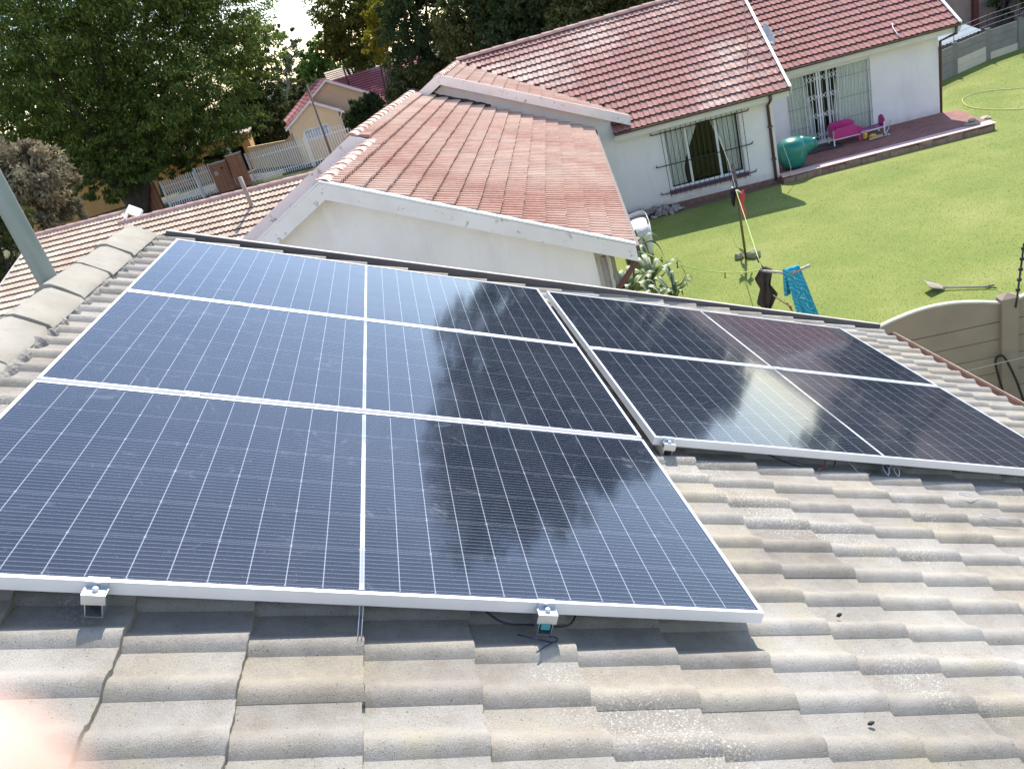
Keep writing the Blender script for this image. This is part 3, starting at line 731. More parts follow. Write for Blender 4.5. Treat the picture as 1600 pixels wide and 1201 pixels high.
mb = MB(TH); mb.slab([(-13.2, -.309, az-(ax+13.2)*Rr-.10), (ax, -.309, az-.10), (-3.82, -.309, az-(-3.82-ax)*Rr-.10), (-3.82, -.309, az-(-3.82-ax)*Rr-.13), (ax, -.309, az-.13), (-13.2, -.309, az-(ax+13.2)*Rr-.13)], (0, .308, 0)); mb.build("soffit", MT['white'], nh)
def gutter_line(x0, x1, ye, ze):
    mb = MB(TH); n = 6; P = []
    for x in (x0, x1):
        for k in range(n+1):
            t = math.pi*k/n; P.append((x, ye-.055-.055*math.cos(t), ze+.01-.06*math.sin(t)))
    mb.add(P, [(k, k+1, n+2+k, n+1+k) for k in range(n)]+[tuple(range(n+1)), tuple(range(2*n+1, n, -1))]); mb.build("gutter", MT['brown'], nh, solid=.004)
    mb = MB(TH); mb.box(x0, x1, ye+.005, ye+.03, ze-.20, ze+.0); mb.build("fascia", MT['cream'], nh)
    mb = MB(TH); mb.box(x0+.02, x1-.02, ye+.031, ye+.44, ze-.19, ze-.17); mb.build("soffit", MT['cream'], nh)
gutter_line(-4.30, .38, YE, ZE)
def verge_trim(x, T, L, mat=MT['white']):
    mb = MB(T); mb.box(-.02, L+.02, x-.035, x+.035, .045, .085); mb.box(-.02, L+.02, x+.02, x+.045, -.16, .045); return mb.build("verge_trim", mat, nh)
verge_trim(.41, Tmain, LMn)
# right hand roof
XR1 = 5.85; YE2 = 2.16; ZE2 = 2.62; YR2 = 6.0; P2 = math.radians(26); ZR2 = ZE2+(YR2-YE2)*math.tan(P2); L2 = (YR2-YE2)/math.cos(P2); N2 = 12
Tr = slopeT(TH, 0, YR2, ZR2, (0, -1), (1, 0), P2)
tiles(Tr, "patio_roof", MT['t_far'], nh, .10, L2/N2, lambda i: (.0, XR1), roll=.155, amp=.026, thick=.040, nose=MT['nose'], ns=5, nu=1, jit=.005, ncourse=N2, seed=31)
Tr2 = slopeT(TH, 0, YR2, ZR2, (0, 1), (-1, 0), P2)
tiles(Tr2, "patio_roof", MT['t_far'], nh, .10, L2/N2, lambda i: (-XR1, 0), roll=.155, amp=.024, thick=.03, ns=3, nu=1, jit=.005, ncourse=N2, seed=32)
caps(TH, "ridge_capping", MT['t_caps2'], nh, (.1, YR2, ZR2+.03), (XR1, YR2, ZR2+.03), 14, .14, .10, 7)
gutter_line(.42, XR1, YE2, ZE2); verge_trim(XR1, Tr, L2)
for (x, y, z, w) in ((-.12, -.30, ZE, .0), (5.36, 2.30, ZE2, .6)):
    mb = MB(TH)
    if x < 0: mb.tube([(x, YE-.05, z-.05), (x, YE-.05, z-.16), (x, -.05, z-.36), (x, -.05, .10)], .042, 8)
    else: mb.tube([(XR1-.12, YE2-.05, z-.05), (XR1-.12, YE2-.05, z-.22), (5.48, YE2+.42, z-.40), (5.48, YE2+.5, .15)], .042, 8)
    dp = mb.build("downpipe", MT['brown'], nh, True)
    if x < 0:
        for zz in (.7, 1.6):
            mb = MB(TH); mb.box(x-.06, x+.06, -.10, -.0, zz-.02, zz+.02); mb.build("pipe_bracket", MT['brown'], dp)
# --- barred window
wx0, wx1, wz0, wz1 = -3.0, -.90, .55, 2.24
win = MB(TH)
for a in ((wx0, wx1, wz0, wz0+.05), (wx0, wx1, wz1-.05, wz1), (wx0, wx0+.05, wz0+.0502, wz1-.0502), (wx1-.05, wx1, wz0+.0502, wz1-.0502), (wx0+.60, wx0+.66, wz0+.0502, wz1-.0502), (wx1-.68, wx1-.62, wz0+.0502, wz1-.0502)):
    win.box(a[0], a[1], .06, .11, a[2], a[3])
wo = win.build("window", MT['white'], nh)
mb = MB(TH); mb.add([(wx0+.02, .085, wz0+.02), (wx1-.02, .085, wz0+.02), (wx1-.02, .085, wz1-.02), (wx0+.02, .085, wz1-.02)], [(0, 1, 2, 3)]); mb.build("pane", MT['glass'], wo)
mb = MB(TH); mb.box(wx0-.06, wx1+.06, -.10, .055, wz0-.12, wz0-.005); mb.build("sill", MT['purple'], wo)
def curtain(name, x0, x1, z0, z1, y, sweep, side, par, T=TH, folds=7):
    mb = MB(T)
    def f(s, t):
        xx = x0+(x1-x0)*s; k = sweep*(math.sin(min(1, t*1.15)*math.pi*.5))**1.4
        if side > 0: xx = x0+(xx-x0)*(1-k*(1-.25*max(0, t-.75)*4*.3))
        else: xx = x1-(x1-xx)*(1-k)
        return (xx, y+.035*math.sin(s*folds*2*math.pi+1.3*t), z1-(z1-z0)*t)
    mb.grid(f, folds*8, 14); return mb.build(name, MT['lace'], par, True)
curtain("curtain", wx0+.05, wx0+1.0, wz0+.03, wz1-.03, .30, .55, 1, wo)
curtain("curtain", wx1-.75, wx1-.05, wz0+.03, wz1-.03, .30, .45, -1, wo)
bars = MB(TH); yb = -.10
xs = np.linspace(-3.05, -.82, 17)
for k, x in enumerate(xs): bars.tube([(x, yb, .38+.02*((k*7) % 3)), (x, yb, 2.36-.02*((k*5) % 3))], .0085, 5)
for z in (.50, 1.28, 2.18):
    bars.tube([(-3.32, yb+.10, z+.0), (-3.30, yb, z), (-.66, yb, z), (-.64, yb+.10, z)], .014, 6)
    for x in (-3.30, -.66): bars.tube([(x, yb, z), (x+(.02 if x > -1 else -.02), yb-.02, z+.07)], .012, 5)
bars.build("burglar_bars", MT['iron'], wo)
# --- sliding door
dz0, dz1 = .21, 2.30
dm = MB(TH)
for a in ((DW0, DW1, dz0, dz0+.05), (DW0, DW1, dz1-.05, dz1), (DW0, DW0+.05, dz0+.0502, dz1-.0502), (DW1-.05, DW1, dz0+.0502, dz1-.0502), ((DW0+DW1)/2-.03, (DW0+DW1)/2+.03, dz0+.0502, dz1-.0502)):
    dm.box(a[0], a[1], 2.66, 2.72, a[2], a[3])
do = dm.build("sliding_door", MT['white'], nh)
mb = MB(TH); mb.add([(DW0+.02, 2.69, dz0+.02), (DW1-.02, 2.69, dz0+.02), (DW1-.02, 2.69, dz1-.02), (DW0+.02, 2.69, dz1-.02)], [(0, 1, 2, 3)]); mb.build("pane", MT['glass'], do)
curtain("curtain", DW0+.03, DW0+.58, dz0+.02, dz1-.02, 2.76, -.42, 1, do, folds=7)
curtain("curtain", DW1-.90, DW1-.03, dz0+.02, dz1-.02, 2.76, -.24, -1, do, folds=11)
gm = MB(TH); yg = 2.585
for x in np.arange(DW0+.02, DW1-.01, .115): gm.tube([(x, yg, dz0+.03), (x, yg, dz1-.03)], .0065, 5)
for z in (.75, 1.35, 1.95):
    gm.tube([(DW0, yg, z), (DW0+.62, yg, z)], .008, 5); gm.tube([(DW0+1.42, yg, z), (DW1, yg, z)], .008, 5)
gm.build("burglar_bars", simple("grey_bars", (.38, .38, .35), rough=.6), do)
gm = MB(TH); yt = 2.555; x0, x1 = DW0+.50, DW0+1.50; nx = 9
for k in range(nx+1):
    x = x0+(x1-x0)*k/nx
    if k not in (4, 5): gm.tube([(x, yt, dz0+.04), (x, yt, dz1-.05)], .012, 5)
for z in (.42, 1.0, 1.55, 2.08):
    for k in range(nx):
        xa = x0+(x1-x0)*k/nx; xb = x0+(x1-x0)*(k+1)/nx
        gm.tube([(xa, yt-.012, z+.0), ((xa+xb)/2, yt-.012, z+.10), (xb, yt-.012, z)], .013, 4, cap=False)
        gm.tube([(xa, yt-.020, z+.05), ((xa+xb)/2, yt-.020, z-.05), (xb, yt-.020, z+.05)], .013, 4, cap=False)
gm.box(x0+.38, x0+.43, yt-.02, yt+.02, dz0+.02, dz1-.03); gm.box(x0+.46, x0+.50, yt-.02, yt+.02, dz0+.02, dz1-.03)
gm.build("security_gate", MT['white'], do)
mb = MB(TH); mb.box(DW0-.03, DW1+.1, 2.50, 2.605, .204, .235); mb.box(DW0-.03, DW1+.1, 2.40, 2.499, .204, .220); mb.build("threshold", MT['white'], do)
# dark rooms behind the openings
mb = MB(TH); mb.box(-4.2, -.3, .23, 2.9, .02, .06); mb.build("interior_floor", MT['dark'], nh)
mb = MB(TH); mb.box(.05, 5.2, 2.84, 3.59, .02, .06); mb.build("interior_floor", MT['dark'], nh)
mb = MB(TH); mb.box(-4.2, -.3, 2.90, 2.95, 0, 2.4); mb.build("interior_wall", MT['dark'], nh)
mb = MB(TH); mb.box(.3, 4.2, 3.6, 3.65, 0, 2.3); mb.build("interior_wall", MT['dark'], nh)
# --- satellite dish behind the verge
c = TH(np.array([[.80, 3.05, 3.60]]))[0]
sd = thing("satellite_dish", "grey satellite dish showing behind the white roof verge", "satellite dish", c)
mb = MB(); axd = np.array([.75, -.62, .35]); axd /= np.linalg.norm(axd)
R0 = .36; P = []
mb.lathe(c-axd*.02, [(.01, .0), (.15, .012), (.27, .042), (R0, .085), (R0, .090), (.27, .050), (.15, .02), (.01, .008)], 28, axd)
mb.build("reflector", simple("grey_dish", (.50, .50, .51), rough=.6), sd, True)
mb = MB(); mb.bar(c, c+axd*.42+np.array([0, 0, -.12]), .025, .025); mb.lathe(c+axd*.40+np.array([0, 0, -.12]), [(.03, 0), (.03, .09)], 10, axd); mb.build("feed_arm", MT['alu2'], sd)
mb = MB(); w0 = TH(np.array([[.20, 3.25, 3.35]]))[0]; mb.tube([c-axd*.02, c-axd*.08, w0], .02, 8); mb.build("mount", MT['alu2'], sd, True)
# --- thin cable down the main roof, loose wire on the patio roof
def on_slope(px, py, T, lift):
    o, a, b_ = T(np.array([[0, 0, lift], [1, 0, lift], [0, 1, lift]])); n = np.cross(a-o, b_-o); d = ray(px, py); return CAM_C+d*((n@(o-CAM_C))/(n@d))
wire("roof_cable", "thin dark cable running down the main red roof left of its white verge", "cable", [on_slope(1162, 8, Tmain, .07), on_slope(1166, 40, Tmain, .07), on_slope(1168, 75, Tmain, .07), on_slope(1167, 108, Tmain, .07)], .011, MT['t_mast'], T=TW)
wire("loose_wire", "short white wire curling over the patio roof's lower edge", "wire", [on_slope(1394, 37, Tr, .07), on_slope(1396, 45, Tr, .08), on_slope(1404, 55, Tr, .08)], .012, MT['white'], T=TW)
# --- patio
pt = MB(TH)
pt.slab([(.012, -.20, .0), (5.35, -.06, .0), (5.75, .02, .0), (5.75, 1.1, .0), (5.9, 2.4, .0), (5.44, 2.6, 0), (.012, 2.6, 0)], (0, 0, .18))
tag(pt.build("patio", MT['paver']), kind='structure')
pe = MB(TH); pe.slab([(.02, -.235, .181), (5.75, -.09, .181), (5.75, .32, .181), (.02, .18, .181)], (0, 0, .018)); tag(pe.build("patio_edging", simple("sun_tinted_edging", (.62, .42, .37), (.70, .50, .44), 3, .8)), kind='structure')  # pinkish edging colour lightened to stand for sun along the patio front
pk = MB(TH); rk = random.Random(4); x = .03
while x < 5.6:
    w = rk.uniform(.30, .42); y = -.245+(x/5.7)*.145; pk.box(x, x+w-.015, y-.012+rk.uniform(-.008, .008), y+.02, .0, .12+rk.uniform(0, .055)); x += w
tag(pk.build("patio_kerb", simple("rough_kerb_brick", (.20, .11, .09), (.33, .23, .17), 6, .95, bump=.6)), kind='structure')
sb = MB(TH); sb.slab([(-4.3, -.55, .004), (0, -.20, .004), (0, -.02, .004), (-4.3, -.02, .004)], (0, 0, .012)); tag(sb.build("soil_strip", MT['soil']), kind='structure')

# ------------------------------------------------------------------ things on the patio
def hloc(x, y, z): return TH(np.array([[x, y, z]]))[0]
def TP(p): return TH(np.asarray(p, float)+np.array([0, -.22, .067]))
pink = simple("magenta_plastic", (.52, .03, .20), (.46, .025, .17), 3, .35, bump=0)
purp = simple("purple_plastic", (.36, .05, .24), (.32, .04, .20), 3, .4, bump=0)
b = thing("toy_cot", "magenta plastic toy cot with curved sides and white legs by the sliding door", "toy cot", hloc(2.05, 1.62, .22), PHI)
z0 = .135; X0, X1, Y0, Y1 = 2.02, 2.82, 1.86, 2.40
for (ya, yb_, zh) in ((Y0, Y0+.02, .50), (Y1-.02, Y1, .60)):
    mb = MB(TP)
    mb.slab([(X0+.03, ya, z0+.20)]+[(X0+.03+(X1-X0-.06)*k/10, ya-.10*0, z0+zh-.10*(max(0, k-7)/3)**2-(.04 if k == 0 else 0)) for k in range(11)]+[(X1-.03, ya, z0+.20)], (0, yb_-ya, 0))
    mb.build("side_panel", pink, b)
mb = MB(TP); mb.box(X0+.03, X1-.03, Y0+.021, Y1-.021, z0+.20, z0+.24); mb.build("base_panel", pink, b)
mb = MB(TP); mb.slab([(X0, Y0, z0+.22)]+[(X0, Y0+(Y1-Y0)*k/8, z0+.50+.10*math.sin(math.pi*k/8)) for k in range(9)]+[(X0, Y1, z0+.22)], (.025, 0, 0)); mb.build("end_board", pink, b)
for x, y in ((X0+.012, Y0+.02), (X0+.012, Y1-.02)):
    mb = MB(TP); mb.bar((x, y, z0), (x, y, z0+.46), .035, .035, (1, 0, 0)); mb.build("leg", MT['white'], b)
mb = MB(TP); mb.bar((X0+.02, Y0-.012, z0+.19), (X1-.05, Y0-.012, z0+.19), .03, .02, (0, 0, 1)); mb.build("rail", MT['white'], b)
mb = MB(TP); mb.slab([(X1-.09, Y0, z0), (X1-.01, Y0, z0), (X1-.01, Y0, z0+.4), (X1-.09, Y0, z0+.4)], (0, .03, 0)); mb.build("leg", pink, b)
b = thing("toy_bed", "low purple plastic toy bed with a magenta headboard on its right end", "toy bed", hloc(3.1, 1.67, .22), PHI)
X0, X1, Y0, Y1 = 2.86, 3.50, 1.98, 2.42
mb = MB(TP); mb.grid(lambda s, t: (X0+(X1-X0)*s, Y0+(Y1-Y0)*t, z0+.24-.03*math.sin(math.pi*s)), 8, 4); mb.build("mattress_panel", purp, b, True, solid=.02)
mb = MB(TP); mb.slab([(X1, Y0, z0+.20)]+[(X1, Y0+(Y1-Y0)*k/8, z0+.42+.10*math.sin(math.pi*k/8)) for k in range(9)]+[(X1, Y1, z0+.20)], (.03, 0, 0)); mb.build("headboard", pink, b)
for x, y in ((X1-.0, Y0-.01), (X1-.0, Y1)):
    mb = MB(TP); mb.bar((x, y, z0), (x, y, z0+.34), .035, .035, (1, 0, 0)); mb.build("leg", MT['white'], b)
mb = MB(TP); mb.bar((X0, Y0-.015, z0+.20), (X1, Y0-.015, z0+.20), .025, .02); mb.build("rail", MT['white'], b)
tcl = simple("yellow_plastic", (.62, .36, .06), (.55, .30, .05), 4, .5)
mb = MB(TP); mb.blob((2.90, 1.84, z0+.13), .075, 3, 2, .15, (1, .8, 1.3)); mb.blob((2.90, 1.84, z0+.05), .06, 4, 2, .2, (1.2, 1, 1)); tag(mb.build("soft_toy", tcl, None, True), "small orange yellow soft toy between the magenta cot and the purple bed", "toy")
mb = MB(TP); mb.slab([(2.93, 1.60, z0), (3.35, 1.66, z0), (3.40, 1.86, z0), (3.05, 1.88, z0)], (0, 0, .03)); tag(mb.build("toy_board", simple("straw_board", (.62, .50, .28), rough=.7)), "flat straw coloured board lying in front of the purple toy bed", "board")
mb = MB(TP); mb.blob((3.08, 1.76, z0+.07), .08, 9, 2, .3, (1.4, .8, .7)); tag(mb.build("toy_lump", tcl, None, True), "crumpled orange yellow toy lying on the straw coloured board", "toy")
mb = MB(TP); mb.tube([(3.42, 1.70, z0+.02), (3.60, 1.95, z0+.10), (3.78, 2.22, z0+.28)], .012, 6); mb.tube([(3.36, 1.62, z0+.015), (3.55, 1.72, z0+.015)], .012, 6); mb.tube([(3.42, 1.76, z0+.015), (3.50, 1.60, z0+.015)], .012, 6)
tag(mb.build("toy_stand", MT['alu2'], None, True), "thin grey metal stand lying beside the headboard of the toy bed", "stand")
mb = MB(TP); mb.box(1.08, 2.25, 1.75, 2.39, .136, .150); tag(mb.build("door_mat", simple("charcoal_mat", (.055, .05, .05), (.075, .07, .068), 20, .95)), "dark charcoal mat lying before the sliding door", "mat")
c = hloc(.52, .50, .22)
td = thing("plastic_tank", "teal green plastic tank with a side spout at the white wall corner", "tank", c, PHI)
tm_ = simple("teal_plastic", (.012, .20, .155), (.01, .16, .125), 2, .33, bump=.02)
mb = MB(); mb.lathe(c, [(.20, 0), (.29, .03), (.37, .19), (.42, .38), (.42, .56), (.37, .70), (.27, .78), (.12, .82), (.02, .825)], 36); mb.build("tank_body", tm_, td, True)
mb = MB(); d = HXV*1.0+np.array([0, 0, .02]); d /= np.linalg.norm(d); mb.lathe(c+np.array([0, 0, .52])+HXV*.20, [(.30, 0), (.27, .14), (.18, .35), (.14, .41), (.15, .42), (.15, .47), (.11, .47), (.11, .42)], 24, d); mb.build("spout", tm_, td, True)
mb = MB(TP); mb.tube([(.10, -.02, 1.2), (.12, -.05, .95), (.20, -.08, .60), (.24, -.10, .35), (.17, -.12, .15)], .008, 6)
tag(mb.build("thin_hose", simple("pale_hose", (.50, .54, .44), rough=.6), None, True), "thin pale hose hanging at the corner before the teal tank", "hose")
# stones on the patio corner
for k, (x, y, z, r, lb) in enumerate(((5.30, .30, .225, .16, "wide flat stone under the smaller one on the patio corner"), (5.28, .28, .31, .09, "small pale stone on top of the flat one on the patio corner"))):
    mb = MB(TH); mb.blob((x, y, z+.02), r, 30+k, 2, .2, (1.3, 1, .35)); tag(mb.build("stone", simple("dun_stone%d" % k, (.40, .34, .26), (.30, .25, .19), 8, .9)), lb, "stone")
mb = MB(TH); mb.slab([(5.85, 1.05, .01), (6.25, 1.35, .01), (6.15, 1.50, .01), (5.75, 1.18, .01)], (0, 0, .05)); tag(mb.build("brick", simple("sandy_brick", (.50, .38, .30), rough=.9)), "long sandy paver lying on the lawn beyond the patio corner", "paver")
for k, (x, y) in enumerate(((5.72, 1.9), (5.98, 1.25))):
    mb = MB(TH); mb.slab([(x, y, .01), (x+.25, y-.05, .01), (x+.27, y+.06, .01), (x+.03, y+.10, .01)], (0, 0, .03)); tag(mb.build("brick", simple("cream_rubble%d" % k, (.55, .45, .36), rough=.9)), ["pale rubble slab at the house end of the patio's curved edge", "pale rubble slab by the stones on the patio's far corner"][k], "rubble")
# ------------------------------------------------------------------ lawn things
gy = simple("yellow_green_line", (.50, .62, .16), rough=.6)
hose = [(9.4, 3.3, .02), (8.42, 3.79, .02), (7.95, 4.35, .02), (7.5, 4.68, .02), (6.95, 4.45, .02), (6.62, 3.75, .02), (6.50, 3.0, .02), (6.62, 2.3, .02), (6.9, 1.65, .02), (7.3, 1.15, .02), (8.3, .2, .02), (9.6, -.8, .02)]
wire("garden_hose", "pale yellow garden hose curving over the lawn beyond the patio", "hose", hose, .012, simple("yellow_hose", (.62, .62, .25), rough=.5), T=TH)
def washing_post(x, y, h, lab):
    r = thing("washing_post", lab, "washing line post", hloc(x, y, 0), PHI, group="washing line posts on the lawn"); return r
steel = simple("weathered_post_steel", (.14, .12, .05), (.20, .17, .09), 9, .5, .4)
rustb = simple("rust_spotted_bar", (.55, .53, .50), (.26, .20, .17), 14, .6, .2)
p1 = washing_post(-2.20, -5.46, 1.5, "olive steel washing line post standing between two stones on the lawn")
mb = MB(TH); mb.tube([(-2.20, -5.46, 0), (-2.195, -5.46, 1.56)], .028, 12); mb.build("post", steel, p1, True)
mb = MB(TH); mb.tube([(-2.22, -5.10, 1.56), (-2.16, -5.80, 1.57)], .02, 10); mb.build("crossbar", rustb, p1, True)
p2 = washing_post(-2.48, -10.95, 1.5, "rust spotted washing line post hidden under the blue towel")
mb = MB(TH); mb.tube([(-2.46, -10.80, 0), (-2.46, -10.80, 1.52)], .026, 12); mb.build("post", steel, p2, True)
mb = MB(TH); mb.tube([(-2.90, -10.46, 1.55), (-2.50, -10.86, 1.535)], .022, 10); mb.tube([(-2.50, -10.86, 1.535), (-2.19, -10.76, 1.56)], .024, 10); mb.build("crossbar", rustb, p2, True)
for k, (x, y, r, lb) in enumerate(((-2.34, -5.38, .11, "mossy stone left of the olive washing line post"), (-2.03, -5.50, .15, "larger mossy stone right of the olive washing line post"))):
    mb = MB(TH); mb.blob((x, y, r*.45), r, 40+k, 2, .22, (1.0, .9, .8)); tag(mb.build("stone", simple("mossy_stone%d" % k, (.34, .33, .20), (.24, .24, .14), 10, .95)), lb, "stone")
# washing lines
L1a, L1b = (-2.21, -5.46, 1.58), (-2.86, -10.46, 1.56)
wire("washing_line", "yellow green washing line running between the two washing posts", "washing line", [L1a, (-2.50, -7.8, 1.50), L1b], .008, gy, T=TH)
wire("washing_line", "yellow green washing line sagging from the left post arm to the wing's eave", "washing line", [L1b, (-3.35, -10.75, 1.72), (-4.0, -11.0, 2.05), (-4.80, -11.25, 2.62)], .010, gy, T=TH)
wire("washing_line", "washing line carrying black clothes from the olive post to the barred window wall", "washing line", [L1a, (-1.9, -3.2, 1.72), (-1.60, -.02, 2.10)], .003, MT["alu2"], T=TH)
# clothes
def cloth(name, lab, cat, mat, T, outline, depth_fn, group=None, parts=None):
    mb = MB(T); mb.grid(outline, 22, 26); o = mb.build(name, mat, None, True, solid=.006); return tag(o, lab, cat, group)
blk = simple("black_cloth", (.016, .013, .015), (.03, .026, .028), 20, .9, bump=.3, bscale=40, bd=.01)
choc = simple("brown_black_cloth", (.045, .028, .025), (.075, .05, .042), 16, .9, bump=.4, bscale=40, bd=.01)
bx, by, bz = L1b
def garment(s, t):          # pegged top hanging from the arm's end, sleeves and hem flaring out in points
    w = np.interp(t, [0, .12, .30, .48, .72, .80, 1.0], [.05, .17, .13, .09, .20, .13, .03])
    x = bx+.02+(s-.5)*2*w; y = by+(s-.5)*w*1.2+.03*math.sin(s*14+t*5)
    return (x, y, bz+.02-.74*t-.05*abs(s-.5)*math.sin(t*9))
cloth("garment", "chocolate black garment hanging from the left end of the near post's arm", "clothing", choc, TH, garment, None)
def garment2(s, t):
    yy = by+.10+.62*s; z = 1.555-.02*s; dr = .34*(.35+.65*math.sin(math.pi*min(1, s*1.3))**.7)
    return (bx+.02+.05*s*0+.10*math.sin(t*2)*(1-s)+.13*yy*0+.13*(s)*.5, yy, z+.02-dr*t)
cloth("garment", "black garment slung over the line just behind the near post's left arm", "clothing", blk, TH, garment2, None)
def sock(s, t):
    yy = -4.9+1.55*s; x = -2.21+(yy+5.46)*.175; z = 1.60+(yy+5.46)*.045
    dr = .16+.30*math.sin(math.pi*s)**2*(.6+.4*math.sin(s*17)); return (x+.05*math.sin(t*3+s*9), yy, z-dr*t)
cloth("garment", "row of small black clothes on the line behind the olive post", "clothing", blk, TH, sock, None)
def towel_r(s, t):
    return (-2.15+.14*(s-.5)*(1-.5*t)+.02*math.sin(t*9), -5.68+.16*(s-.5), 1.58-.62*t)
cloth("cloth_strip", "bright red cloth hanging from the top of the olive post", "clothing", simple("red_cloth", (.62, .03, .06), rough=.8), TH, towel_r, None)
def blk3(s, t): return (-2.25+.20*(s-.5), -5.45+.20*(s-.5)+.03*math.sin(t*8+s*5), 1.63-.40*t*(.7+.3*math.sin(s*7)))
cloth("cloth_strip", "short black cloth bunched over the top of the olive post", "clothing", blk, TH, blk3, None)
def towel_mat():
    t = NT("turquoise_striped_towel"); w = t.n("ShaderNodeTexWave"); w.wave_type = 'BANDS'; w.inputs["Scale"].default_value = 4.2; w.inputs["Distortion"].default_value = 14; w.inputs["Detail"].default_value = 2.5; w.inputs["Detail Scale"].default_value = 1.2
    mp = t.n("ShaderNodeMapping"); mp.inputs["Rotation"].default_value = (.5, .9, .3); t.l(t.tc.outputs["Object"], mp.inputs[0]); t.l(mp.outputs[0], w.inputs["Vector"])
    f = t.ramp(w.outputs["Fac"], [(.965, 0.0), (.985, .7)])
    t.base(t.mix(f, t.mix(t.noise(6, 3), (.015, .30, .46), (.02, .38, .55)), (.62, .74, .80))); t.bump(t.noise(120, 2), .5, .003); return t.set(Roughness=.95)
def towel(s, t):
    # folded over the bar: front fall, crown, back fall
    a = t*2.0; bar0 = np.array([-2.60, -10.83]); bar1 = np.array([-2.37, -10.79]); q = bar0+(bar1-bar0)*s
    nn = np.array([.16, -.98]); f = .022*math.sin(s*13)+.012*math.sin(s*29+a*3)
    if t < .62:
        k = t/.62; z = 1.60-1.0*(1-k)-.02*0; off = .035+.055*(1-k)+f*(1-k*.5); spread = 1+.55*(1-k)
    elif t < .70:
        k = (t-.62)/.08; z = 1.60+.02*math.sin(math.pi*k); off = .035*math.cos(math.pi*k)+f*.5; spread = 1
    else:
        k = (t-.70)/.30; z = 1.60-.45*k; off = -.035-.03*k+f; spread = 1+.1*k
    c = (bar0+bar1)/2; q = c+(q-c)*spread+np.array([.17*(1-t/.62) if t < .62 else 0, 0]); return (q[0]+nn[0]*off, q[1]+nn[1]*off, z)
mb = MB(TH); mb.grid(towel, 34, 50); tag(mb.build("towel", towel_mat(), None, True, solid=.008), "turquoise towel with pale lines folded over the near washing post's arm", "towel")
mb = MB(TH)
for k, (s, e) in enumerate((((-2.78, -10.66, 1.16), (-2.62, -10.74, 1.00)), ((-2.70, -10.72, 1.08), (-2.56, -10.80, .96)), ((-2.60, -10.75, 1.02), (-2.55, -10.78, .88)))):
    mb.bar(s, e, .022, .012); mb.bar(np.array(s)+np.array([.012, .01, -.012]), np.array(e)+np.array([.03, .02, -.03]), .022, .012)
tag(mb.build("pegs_on_string", simple("brown_wooden_peg", (.30, .17, .10), (.20, .10, .06), 20, .8)), "bunch of brown clothes pegs dangling left of the turquoise towel", "pegs")
for k, (p, lb) in enumerate((((-4.22, -11.07, 2.20), "dark clothes peg on the sagging line nearest the wing's eave"), ((-3.50, -10.81, 1.76), "small brown peg on the sagging line halfway to the post"))):
    mb = MB(TH); mb.bar((p[0], p[1], p[2]+.03), (p[0]+.01, p[1], p[2]-.07), .022, .012); mb.bar((p[0]+.015, p[1], p[2]+.03), (p[0]-.005, p[1], p[2]-.07), .02, .012)
    tag(mb.build("clothes_peg", simple("peg%d" % k, ((.05, .04, .03), (.45, .12, .03))[k], rough=.7)), lb, "clothes peg")
# fallen shovel
sh = thing("shovel", "old shovel with a pale blade lying on the lawn behind the concrete fence", "shovel", hloc(.5, -9.5, 0), PHI)
mb = MB(TH); mb.grid(lambda s, t: (.10+.28*s, -9.18-.30*t+.05*s, .02+.16*(1-s)*(1-.3*t)+.03*math.sin(math.pi*t)), 8, 8); mb.build("blade", simple("rusty_pale_blade", (.42, .38, .28), (.26, .18, .11), 12, .7), sh, True, solid=.006)
mb = MB(TH); mb.tube([(.34, -9.36, .05), (.95, -9.72, .03)], .016, 8); mb.build("handle", simple("grey_wood", (.36, .34, .33), (.24, .21, .19), 9, .8), sh, True)
mb = MB(TH); mb.tube([(.90, -9.69, .035), (1.06, -9.70, .03)], .012, 6); mb.tube([(.90, -9.69, .035), (1.04, -9.82, .03)], .012, 6); mb.build("grip", MT['iron'], sh, True)
# white garden sack by the wing
c = hloc(-4.32, -3.2, 0)
sk = thing("garden_sack", "white woven garden sack standing open by the wing's wall", "sack", c, PHI)
mb = MB(TH); rs = random.Random(6)
P = []; hs = [0, .2, .45, .70, .82]; w = [(.26, .36), (.30, .42), (.31, .46), (.33, .52), (.30, .50)]
for h, (a, bq) in zip(hs, w):
    for k in range(20):
        t = 2*math.pi*k/20; sx = math.copysign(abs(math.cos(t))**.5, math.cos(t)); sy = math.copysign(abs(math.sin(t))**.5, math.sin(t))
        P.append((-4.33+a*sx+rs.uniform(-.01, .01), -3.30+bq*sy*1.15, h+.10*(h > .6)*math.sin(t*1+.6)+rs.uniform(-.006, .006)))
mb.add(P, [(i*20+k, i*20+(k+1) % 20, (i+1)*20+(k+1) % 20, (i+1)*20+k) for i in range(4) for k in range(20)]+[tuple(range(19, -1, -1)), tuple(range(60, 80))])
mb.build("sack_body", simple("white_woven_sack", (.70, .69, .66), (.60, .58, .55), 8, .8, bump=.3, bscale=50, bd=.01), sk, True, solid=.006)
